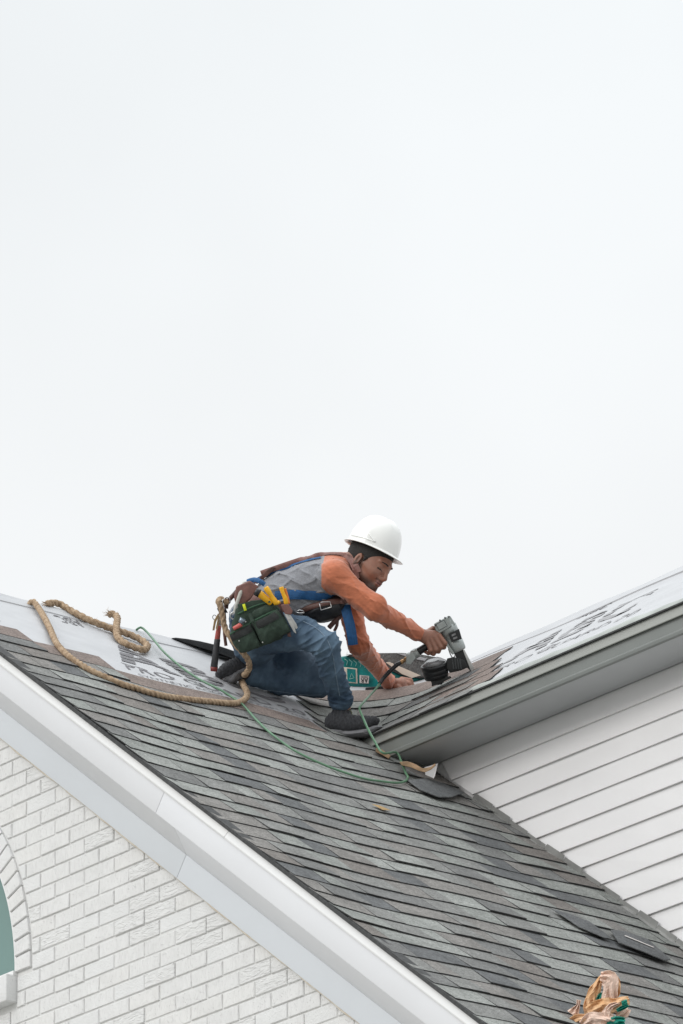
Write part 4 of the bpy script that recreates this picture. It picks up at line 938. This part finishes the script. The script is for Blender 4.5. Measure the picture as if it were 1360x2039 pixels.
# ---------------------------------------------------------------- air hose
M_hose = mat('green_rubber_hose', (.10, .21, .125), .38, var=.15, vscale=12)
def lay_pts(pts, h): return [onA(x, y, h) for x, y in pts]
hz = .0175
P = [J(764, 1349, DG-.02), J(752, 1367, DG-.06), J(738, 1383, 24.97), J(726, 1396, 24.86), J(717, 1407, 24.80), J(716, 1413, 24.79), J(722, 1427, 24.75), J(732, 1450, 24.66), J(745, 1474, 24.56), J(762, 1499, 24.44)]+[onA(780, 1522, .05), onA(795, 1537, .03)]+lay_pts([(804, 1549), (808, 1558), (803, 1566), (790, 1569), (772, 1567), (752, 1563), (725, 1557), (690, 1545), (650, 1530), (610, 1513), (580, 1498), (555, 1482), (530, 1463), (505, 1438), (480, 1412), (455, 1395)], hz)+[onA(430, 1382, .022), onA(400, 1364, .017), onA(370, 1343, .017), onA(345, 1322, .017), onA(322, 1302, .018), onA(303, 1281, .02), onA(288, 1264, .022), onA(277, 1257, .024), onA(271, 1256.5, .01)]
hose = tube('air_hose', spline(P, .02), .0052, M_hose, seg=12)
hr = empty('air_hose', 'thin green air hose looping down the shingles and back up to the nail gun', 'hose', P[0]); hose.name = 'hose_line'; adopt(hose, hr)
sp_ = spline([J(790, 1324, DG-.012), J(779, 1334, DG-.016), J(764, 1350, DG-.02), J(756, 1361, DG-.045)], .002)
adopt(tube('strain_relief', sp_, .0085, M_gunb, seg=12, taper=lambda t: (1.15-.25*t)*(1+.16*(math.sin(t*95) > 0)*(t > .3))), hr)
# ---------------------------------------------------------------- ropes
M_rope = mat('tan_laid_rope', (.25, .165, .10), .92, var=.4, vscale=55, bump=.8, bscale=260, bdist=.002, col2=(.47, .35, .235))
hr_ = .017
path1 = lay_pts([(57, 1203), (62, 1204), (72, 1213), (86, 1237), (98, 1263), (110, 1286), (128, 1308), (150, 1326), (178, 1343), (205, 1355), (240, 1369), (270, 1377), (300, 1386), (340, 1394), (380, 1399), (415, 1403), (445, 1407), (468, 1408), (484, 1401), (489, 1388), (484, 1374), (478, 1362), (481, 1351)], hr_)
path1[0] = path1[0]-np.array([.03, 0, .03]); path1 += [J(488, 1343, 24.90), J(496, 1330, 24.86), J(494, 1315, 24.81), J(484, 1300, 24.78), J(471, 1286, 24.78), J(460, 1270, 24.80), J(451, 1257, 24.82), J(446, 1243, 24.83), J(443, 1226, 24.83), J(439, 1208, 24.83), J(435, 1199, 24.83), J(439, 1193, 24.84), J(447, 1196, 24.845), J(452, 1202, 24.85)]
rope1 = tube('rope', spline(path1, .004), .0128, M_rope, seg=24, lobes=3, twist=80, amp=.28, jit=.0004)
tag(rope1, 'long thick tan rope running from the ridge across the shingles up to his belt', 'rope')
path2 = lay_pts([(92, 1209), (103, 1208), (118, 1211), (135, 1222), (155, 1233), (178, 1244), (205, 1254), (228, 1262), (255, 1270), (276, 1279), (289, 1288), (291, 1294), (283, 1299), (264, 1294), (244, 1285), (231, 1273), (227, 1259), (227, 1247), (220, 1239), (213, 1238)], hr_)
for i, hh in ((-4, .022), (-3, .04), (-2, .04), (-1, .034)): path2[i] = path2[i]+nA*hh*.6
rope2 = tube('rope', spline(path2, .004), .0142, M_rope, seg=24, lobes=3, twist=60, amp=.34, jit=.0014)
r2 = empty('rope', 'short frayed piece of tan rope doubled back near the ridge', 'rope', path2[3]); rope2.name = 'rope_strand'; adopt(rope2, r2)
for (end, dr, n_f) in ((path2[-1], -ci*.8+cj*.4, 16), (path2[0], -ci*1.0-cj*.1, 12), ):
    for i in range(n_f):
        d_ = dr+RNG.normal(size=3)*.35; d_ /= np.linalg.norm(d_); a_ = end+RNG.normal(size=3)*.005
        adopt(tube('frayed_fibre', [a_, a_+d_*.012+RNG.normal(size=3)*.002, a_+d_*random.uniform(.018, .034)+RNG.normal(size=3)*.004], .0016, M_rope, seg=4, taper=lambda t: 1-.7*t), r2)
# fibres standing off the ropes
fz = []
for sp, m_ in ((spline(path1, .004), 420), (spline(path2, .004), 300)):
    for i in range(m_):
        p = sp[random.randrange(len(sp)-1)]; d_ = RNG.normal(size=3); d_ /= np.linalg.norm(d_); p = p+d_*.0135; fz.append((p, p+d_*.004+RNG.normal(size=3)*.002, p+d_*.007+RNG.normal(size=3)*.004))
V = []; Fc = []
for a_, b_, c_ in fz:
    n0 = len(V); s_ = np.cross(c_-a_, RF); s_ = s_/(np.linalg.norm(s_)+1e-9)*.0005; V += [a_-s_, a_+s_, b_+s_, b_-s_, c_]; Fc += [(n0, n0+1, n0+2, n0+3), (n0+3, n0+2, n0+4)]
fu = mk('rope_fuzz', V, Fc, M_rope); adopt(fu, r2); fu['kind'] = 'stuff'
# ---------------------------------------------------------------- tool pouch and tools
pouch = empty('tool_pouch', 'dark green canvas tool pouch hanging from the belt at his hip', 'tool pouch', J(515, 1245, 24.76))
def Pp(o, lab=None):
    adopt(o, pouch)
    if lab: o['label'] = lab
    return o
D0 = 24.70
def puffy(name, pts, d, rad, thick, m, k=.012, tilt=0):
    """soft pocket: a filled outline blown up a little"""
    cx_ = sum(p[0] for p in pts)/len(pts); cy_ = sum(p[1] for p in pts)/len(pts)
    P = np.array([J(x+(cx_-x)*.0, y, d+tilt*(x-cx_)/450) for x, y in pts]); cpt = P.mean(0)
    s_ = SDF(P.min(0)-.05, P.max(0)+.05, .0032)
    G_ = s_.pts((slice(0, s_.n[0]), slice(0, s_.n[1]), slice(0, s_.n[2]))); dd = G_@RF.astype(np.float32)
    x = (CX+F*(G_@RI.astype(np.float32))/dd); y = (CY-F*(G_@RU.astype(np.float32))/dd)
    e = None; n = len(pts); ar = sum(pts[i][0]*pts[(i+1) % n][1]-pts[(i+1) % n][0]*pts[i][1] for i in range(n)); sg = 1 if ar > 0 else -1
    for i in range(n):
        (ax, ay), (bx, by) = pts[i], pts[(i+1) % n]; L = math.hypot(bx-ax, by-ay)
        q = -sg*((bx-ax)*(y-ay)-(by-ay)*(x-ax))/L/450
        if e is None: e = q
        else: h = np.maximum(k-np.abs(e-q), 0)/k; e = np.maximum(e, q)+h*h*k*.25
    z = dd-(d+tilt*(x-cx_)/450); bulge = np.clip(-e/.045, 0, 1)**.5
    zz = np.where(z < 0, -z-thick*(.35+.65*bulge), z-.012)
    h = np.maximum(k-np.abs(e-zz), 0)/k; s_.D = (np.maximum(e, zz)+h*h*k*.25).astype(np.float32)
    s_.disp(lambda P: waves(P, 31, .04, .0028))
    o = s_.build(name, m, None); return Pp(o)
puffy('back_panel', [(472, 1208), (500, 1200), (541, 1196), (561, 1212), (582, 1258), (560, 1276), (522, 1288), (482, 1303), (468, 1285), (457, 1260), (463, 1232)], D0+.06, 0, .016, M_green)
Pp(prism('belt_flap', [(473, 1203), (490, 1200), (500, 1196), (545, 1192), (548, 1202), (500, 1212), (476, 1222)], D0+.05, D0+.075, M_green, bev=.003))
big = puffy('large_pocket', [(498, 1237), (553, 1212), (562, 1222), (580, 1258), (552, 1273), (523, 1287), (512, 1268)], D0+.035, 0, .040, M_green)
mid = puffy('middle_pocket', [(500, 1217), (540, 1200), (550, 1208), (556, 1216), (510, 1238), (503, 1232)], D0+.045, 0, .026, M_green)
sma = puffy('small_pocket', [(457, 1262), (498, 1240), (509, 1256), (521, 1287), (500, 1297), (481, 1302), (468, 1290)], D0+.040, 0, .036, M_green)
bpy.context.view_layer.update()
for nm, pts, w_, ob in (('webbing_band', [(502, 1250), (520, 1242), (545, 1229), (561, 1220)], .034, big), ('webbing_band', [(461, 1270), (480, 1261), (499, 1251)], .034, sma)):
    o = wrap(nm, pts, w_, .002, M_gband, [ob, pouch.children[0]], d0=24.7, off=.003, parent=None); Pp(o)
for nm, pts, ob in (('edge_binding', [(499, 1240), (520, 1230), (552, 1214)], big), ('edge_binding', [(458, 1263), (480, 1252), (498, 1242)], sma), ('edge_binding', [(474, 1223), (500, 1210), (538, 1198)], mid)):
    o = wrap(nm, pts, .009, .0025, mat('green_binding', (.035, .085, .05), .85), [ob, pouch.children[0]], d0=24.7, off=.003, parent=None); Pp(o)
for (x, y) in ((489, 1238), (523, 1279), (476, 1276)): cyl('rivet', J(x, y, D0+.006), J(x, y, D0-.004), .0035, .003, M_steel, pouch, 10)
Pp(ribbon('strap_loop', spline([J(497, 1222, D0+.02), J(501, 1232, D0+.01), J(503, 1238, D0+.005)], .01), .016, .003, cc, M_green))
Pp(prism('leather_holster', [(559, 1204), (574, 1202), (583, 1217), (580, 1224), (568, 1223), (562, 1213)], D0+.01, D0+.045, M_oxb, bev=.004), 'brown leather holster')
Pp(prism('leather_corner', [(572, 1262), (583, 1256), (586, 1262), (580, 1268), (573, 1268)], D0+.03, D0+.05, M_leather, bev=.002))
d_ = D0+.02
t = empty('screwdriver', 'stubby tool with thick yellow grip and black collar, tilted in the green pouch', 'screwdriver', J(526, 1190, d_))
cyl('grip', J(515, 1181, d_), J(541, 1201, d_+.01), .0165, .0150, M_yel, t, 16, rings=[(.05, 1), (.3, .96), (.7, .94), (.95, 1)]); cyl('collar', J(508, 1177, d_), J(517, 1182, d_), .0165, .0185, M_gunb, t, 16)
t = empty('knife', 'slim yellow handle standing second from left in the green pouch', 'knife', J(541, 1185, d_))
adopt(tube('handle', spline([J(529, 1169, d_-.002), J(536, 1180, d_-.004), J(544, 1192, d_-.002), J(551, 1203, d_)], .006), .0112, M_yel, seg=14, taper=lambda t: 1+.12*math.sin(t*9)), t)
adopt(tube('handle_flare', [J(546, 1202, d_-.002), J(552, 1201, d_-.003), J(557, 1198, d_)], .008, M_yel, seg=10), t)
t = empty('snips', 'cutting snips with yellow handle and steel blades pointing down out of the leather holster', 'snips', J(572, 1220, d_))
adopt(tube('handle', spline([J(560, 1169, d_), J(563, 1180, d_-.003), J(568, 1192, d_-.002), J(570, 1203, d_)], .006), .0095, M_yel, seg=14, taper=lambda t: 1+.1*math.cos(t*8)), t)
adopt(tube('handle', spline([J(566, 1172, d_+.02), J(571, 1188, d_+.02), J(574, 1203, d_+.015)], .006), .0085, mat('orange_grip_plastic', (.62, .19, .02), .4), seg=12), t)
adopt(prism('blade', [(566, 1222), (571, 1221), (586, 1246), (590, 1262), (585, 1258), (577, 1244)], D0+.012, D0+.018, M_steel, bev=.0008), t)
adopt(prism('blade', [(572, 1222), (578, 1224), (590, 1242), (596, 1258), (590, 1254), (580, 1238)], D0+.02, D0+.026, M_steel, bev=.0008), t)
cyl('pivot', J(577, 1232, D0+.004), J(577, 1232, D0+.014), .005, .005, M_steel, t, 12)
t = empty('marker_pencil', 'bright yellow green marker standing at the left rim of the green pouch', 'marker', J(487, 1210, d_))
cyl('pencil_body', J(485, 1203, D0+.04), J(489, 1216, D0+.04), .0062, .0062, mat('fluorescent_yellow', (.72, .78, .02), .5), t, 8)
t = empty('putty_tool', 'red handled tool with a round blue grey end lying in the small green pocket', 'hand tool', J(475, 1242, d_))
cyl('red_handle', J(465, 1252, D0+.018), J(481, 1243, D0+.012), .009, .010, mat('faded_red_plastic', (.48, .10, .085), .45, var=.2), t, 12)
cyl('round_end', J(479, 1240, D0+.012), J(484, 1232, D0+.008), .012, .014, mat('blue_grey_metal', (.22, .27, .32), .3, metal=.6), t, 14)
# hammer hanging behind him
t = empty('hammer', 'hammer hanging behind his hip, black grip, red collar and red butt', 'hammer', J(431, 1290, 24.95)); hd_ = 24.93
cyl('grip', J(426, 1330, hd_), J(433, 1272, hd_), .0165, .0135, mat('worn_black_rubber', (.035, .036, .04), .6, var=.3, vscale=40), t, 16, rings=[(.03, 1), (.5, .93), (.97, 1)])
cyl('butt', J(425.5, 1337, hd_), J(426.5, 1328, hd_), .014, .0175, mat('dull_red_rubber', (.19, .030, .025), .5, var=.2), t, 16)
cyl('collar', J(432.5, 1274, hd_), J(436, 1246, hd_), .0125, .0105, bpy.data.materials['faded_red_plastic'], t, 14)
cyl('shaft', J(436, 1248, hd_), J(440, 1212, hd_), .008, .008, M_steel, t, 10)
adopt(prism('head', [(432, 1212), (436, 1206), (450, 1212), (454, 1221), (446, 1219), (436, 1220)], hd_-.012, hd_+.014, M_gund, bev=.003), t)
for i in range(9):
    x = 429+random.uniform(-3, 6); adopt(ribbon('tassel', [J(435, 1222, hd_-.014), J(x+1, 1238+random.uniform(-3, 3), hd_-.018), J(x-2, random.uniform(1250, 1262), hd_-.016)], .005, .001, cc, mat('frayed_gold_cord', (.30, .20, .06), .9) if i % 2 else M_rope), t)
adopt(tube('key_ring', [J(427, 1229, hd_-.014)+ci*.008*math.cos(a)+cj*.010*math.sin(a) for a in np.linspace(0, 6.283, 13)], .0016, M_gund, seg=6), t)
# ---------------------------------------------------------------- bundle of shingles and loose pieces on the roof
M_teal = mat('teal_plastic_wrap', (.005, .21, .205), .3, var=.35, vscale=18, bump=.8, bscale=35, bdist=.006)
M_cream = mat('cream_print', (.72, .62, .52), .5, var=.05)
M_card = mat('pale_label', (.62, .58, .56), .55, var=.05)
b0 = DL+.10
bun = empty('shingle_bundle', 'opened bundle of shingles in teal plastic wrap lying by the ridge behind his arm', 'shingle bundle', J(770, 1345, b0+.2))
def Bp(o, lab=None):
    adopt(o, bun)
    if lab: o['label'] = lab
    return o
Bp(prism('wrapper', [(676, 1308), (700, 1304), (722, 1310), (760, 1325), (800, 1345), (838, 1350), (880, 1340), (893, 1345), (850, 1362), (800, 1368), (740, 1373), (690, 1366), (676, 1360)], b0, b0+.34, M_teal, bev=.012), 'teal printed plastic wrap')
pg = [(690, 1303), (752, 1300.5), (800, 1300), (838, 1303), (880, 1311), (897, 1318), (893, 1331), (880, 1341), (838, 1348), (800, 1341), (757, 1322), (722, 1308)]
for i in range(4):
    dy = 1.3*i; Bp(prism('shingle', [(x+random.uniform(-1, 1), y+dy) for x, y in pg], b0-.012-.006*(3-i)+.002, b0-.010-.006*(3-i)+.30, [G[1], M_edge][i % 2] if i else G[4], bev=.001))
Bp(prism('paper_band', [(768, 1319), (775, 1318), (838, 1345), (820, 1350), (800, 1342)], b0-.038, b0-.03, M_cream, bev=.001), 'pale paper band')
Bp(prism('paper_band', [(790, 1301), (806, 1302), (850, 1311), (846, 1316), (820, 1311)], b0-.038, b0-.03, M_under, bev=.001))
Bp(prism('paper_band', [(868, 1307), (878, 1309), (898, 1318), (894, 1324)], b0-.038, b0-.03, M_under, bev=.001))
Bp(prism('print_panel', [(683, 1328), (711, 1331), (712, 1361), (685, 1359)], b0-.008, b0+.001, M_cream, bev=.0005))
Bp(prism('print_panel', [(691, 1331), (708, 1333), (709, 1359), (692, 1357)], b0-.012, b0-.007, M_teal, bev=.0005))
Bp(prism('print_panel', [(716, 1344), (735, 1346), (734, 1361), (716, 1360)], b0-.012, b0-.002, M_card, bev=.0005))
def ptext(text, x0, y0, x1, y1, d, m, parent, bold=.02, up=(0, -1)):
    gs = []; pos = 0
    for ch in text: me, a, b = glyph(ch, bold); gs.append((me, pos, a, b-a)); pos += b-a+.08
    for me, p, a, wd in gs:
        for v in me.vertices:
            fx = (p+v.co.x-a)/(pos-.08); fy = v.co.y/.72
            v.co = Vector(J(x0+(x1-x0)*fx, y0+(y1-y0)*fy, d))
        me.name = 'printed_letter'; o = link('printed_letter', me, None, m); adopt(o, parent)
ptext('AR', 733, 1351, 718, 1359.5, b0-.0125, M_gunb, bun, .03)
for q in range(3): Bp(prism('print_line', [(719, 1345.5+1.7*q), (733, 1347+1.7*q), (733, 1347.7+1.7*q), (719, 1346.2+1.7*q)], b0-.0127, b0-.0118, M_gund))
Bp(tube('recycling_mark', [J(696, 1352, b0-.0135), J(700, 1341, b0-.0135), J(705, 1350, b0-.0135), J(696, 1352, b0-.0135)], .0016, mat('pale_mint_print', (.35, .62, .56), .5), seg=4))
for i in range(7):   # white streaks printed on the wrap
    x = 686+i*9; Bp(tube('wrap_crease', [J(x, 1312+i*1.5, b0-.002), J(x+6, 1316+i*2, b0-.004), J(x+4, 1325+i, b0-.002)], .0011, bpy.data.materials['pale_mint_print'], seg=4))
o = prism('felt_and_shade_black', [(728, 1369), (760, 1366), (800, 1368), (812, 1376), (802, 1388), (765, 1392), (735, 1391), (726, 1384)], DL-.03, DL+.04, M_felt_shade, bev=.004)  # black solid put in for the shade below hand and bundle
tag(o, 'black piece standing in for the shade under his left hand', 'painted shade')
o = prism('felt_strip', [(341, 1270.5), (350, 1269.5), (372, 1272), (400, 1277), (430, 1284), (460, 1294), (490, 1305), (488, 1320), (460, 1310), (430, 1299), (400, 1290), (372, 1281), (352, 1274)], 25.40, 25.56, M_felt_shade, bev=.004)
tag(o, 'curled black felt strip lying along the ridge behind him', 'felt strip')
def loose(name, pts, h, th, m, lab, cat, lift=None):
    V = [onA(x, y, h+(lift[i] if lift else 0)) for i, (x, y) in enumerate(pts)]; n = len(V)
    V2 = V+[v-nA*th for v in V]
    o = mk(name, V2, [tuple(range(n)), tuple(range(2*n-1, n-1, -1))]+[(i, n+i, n+(i+1) % n, (i+1) % n) for i in range(n)], m); fixn(o, .001)
    if lab: tag(o, lab, cat)
    return o
loose('loose_shingle', [(807, 1566), (845, 1562), (880, 1571), (918, 1590), (893, 1603), (868, 1601), (832, 1585)], .022, .005, G[3], 'dark loose shingle lying under the green hose by the siding', 'shingle', [0, .003, 0, .004, .008, .004, 0])
loose('loose_shingle', [(1211, 1863), (1240, 1868), (1284, 1884), (1330, 1922), (1318, 1927), (1270, 1909), (1226, 1892)], .024, .005, G[3], 'slate grey loose shingle at the lower right with a pale line across it', 'shingle', [0, .004, .006, .002, .004, .006, .004])
o = loose('chalk_line', [(1236, 1880), (1238, 1879.2), (1296, 1902), (1294, 1903)], .034, .0008, M_card, None, None); o.parent = bpy.data.objects['loose_shingle.001']
loose('loose_shingle', [(1097, 1818), (1130, 1829), (1170, 1848), (1212, 1880), (1200, 1880), (1150, 1857)], .020, .004, G[3], 'narrow torn dark shingle strip lying left of the slate grey one', 'shingle', [0, .002, .006, .003, .002, .002])
loose('torn_strip', [(955, 1603), (975, 1612), (1000, 1632), (990, 1630), (968, 1617)], .016, .003, G[5], 'pale torn scrap of shingle near the siding', 'scrap')
for i, (x, y) in enumerate(((740, 1608), (775, 1611))):
    pass
# fallen leaf and scraps
loose('dry_leaf', [(738, 1606), (752, 1609), (776, 1620), (760, 1618)], .018, .001, mat('dry_ochre_leaf', (.34, .22, .09), .8), 'small ochre dry leaf on the shingles below the hose', 'leaf')
# ---------------------------------------------------------------- torn packaging in the foreground
M_kraft = mat('tan_kraft_paper', (.66, .36, .17), .95, var=.1, vscale=14, bump=.15, bscale=25, bdist=.004, spec=.02, col2=(.80, .56, .36))
M_kpale = mat('pale_inner_paper', (.80, .60, .50), .95, spec=.1, var=.1, vscale=12, bump=.6, bscale=40, bdist=.006)
M_kteal = mat('teal_green_print', (.01, .24, .18), .5, var=.3, vscale=20)
dk = 21.22
pack = empty('torn_wrapper', 'crumpled torn tan packaging with green print at the lower right edge', 'packaging', J(1195, 2045, dk))
def crum(name, pts, ws, m, d=dk, th=.0016, n=(0, 0, 0)):
    sp = spline([J(x, y, d+dz) for x, y, dz in pts], .008); W = np.interp(np.linspace(0, 1, len(sp)), np.linspace(0, 1, len(ws)), ws)
    P, T, U = frames(sp); V = []; Fc = []; mseg = 9; ph = random.uniform(0, 6)
    for i in range(len(P)):
        nn = cc+np.array(n); nn = nn-T[i]*np.dot(nn, T[i]); nn /= np.linalg.norm(nn); b = np.cross(T[i], nn)
        for k in range(mseg+1):
            q = k/mseg-.5; jit = RNG.normal()*.0016
            V.append(P[i]+b*W[i]*q*(1+.10*math.sin(i*.8+ph))+nn*(.35*W[i]*(.25-q*q)*2+.010*math.sin(q*14+i*.5+ph)*math.sin(i*.33+ph)+jit))
    for i in range(len(P)-1):
        for k in range(mseg): a = i*(mseg+1)+k; Fc.append((a, a+1, a+mseg+2, a+mseg+1))
    o = mk(name, V, Fc, m); md = o.modifiers.new('s', 'SOLIDIFY'); md.thickness = th; return adopt(o, pack)
crum('paper_fold', [(1172, 2042, 0), (1175, 2010, .0), (1180, 1985, 0), (1190, 1962, 0), (1199, 1945, .0)], [.03, .045, .055, .040, .02], M_kraft)
crum('paper_fold', [(1196, 1943, -.01), (1212, 1948, -.02), (1216, 1968, -.03), (1212, 1992, -.03), (1208, 2012, -.02)], [.035, .062, .06, .05, .05], M_kpale)
crum('paper_fold', [(1218, 1942, .0), (1227, 1955, -.01), (1226, 1975, -.01), (1219, 1990, .0)], [.02, .035, .03, .015], M_kraft)
crum('paper_fold', [(1172, 2018, -.05), (1196, 2006, -.055), (1222, 2002, -.05), (1243, 1995, -.04), (1252, 1992, -.03)], [.05, .07, .06, .05, .03], M_kraft)
crum('paper_fold', [(1206, 2040, -.07), (1206, 2020, -.08), (1215, 2005, -.075), (1232, 1998, -.06)], [.03, .03, .025, .01], M_kpale)
crum('paper_fold', [(1160, 2042, -.06), (1185, 2030, -.08), (1210, 2034, -.08), (1235, 2048, -.06)], [.05, .06, .06, .05], M_kpale)
crum('paper_fold', [(1140, 2020, -.03), (1148, 2008, -.03), (1152, 2000, -.03), (1153, 1991, -.03)], [.045, .03, .014, .018], M_kpale)
crum('paper_fold', [(1138, 2050, -.05), (1150, 2034, -.05), (1170, 2038, -.06), (1190, 2052, -.05)], [.05, .06, .07, .06], M_kraft)
crum('paper_fold', [(1228, 2022, -.04), (1242, 2016, -.05), (1250, 2008, -.04)], [.04, .05, .03], M_kpale)
crum('green_strip', [(1228, 2012, -.085), (1242, 2006, -.085), (1252, 2003, -.08)], [.012, .018, .01], M_kteal)
crum('green_strip', [(1238, 1998, -.075), (1249, 1996, -.075)], [.02, .022], M_kteal)
crum('green_strip', [(1214, 2046, -.085), (1228, 2034, -.085), (1244, 2034, -.08)], [.04, .045, .03], M_kteal)
crum('green_strip', [(1192, 1993, -.01), (1198, 1984, -.01), (1203, 1978, .0)], [.02, .03, .012], M_kteal)
bpy.context.view_layer.update()
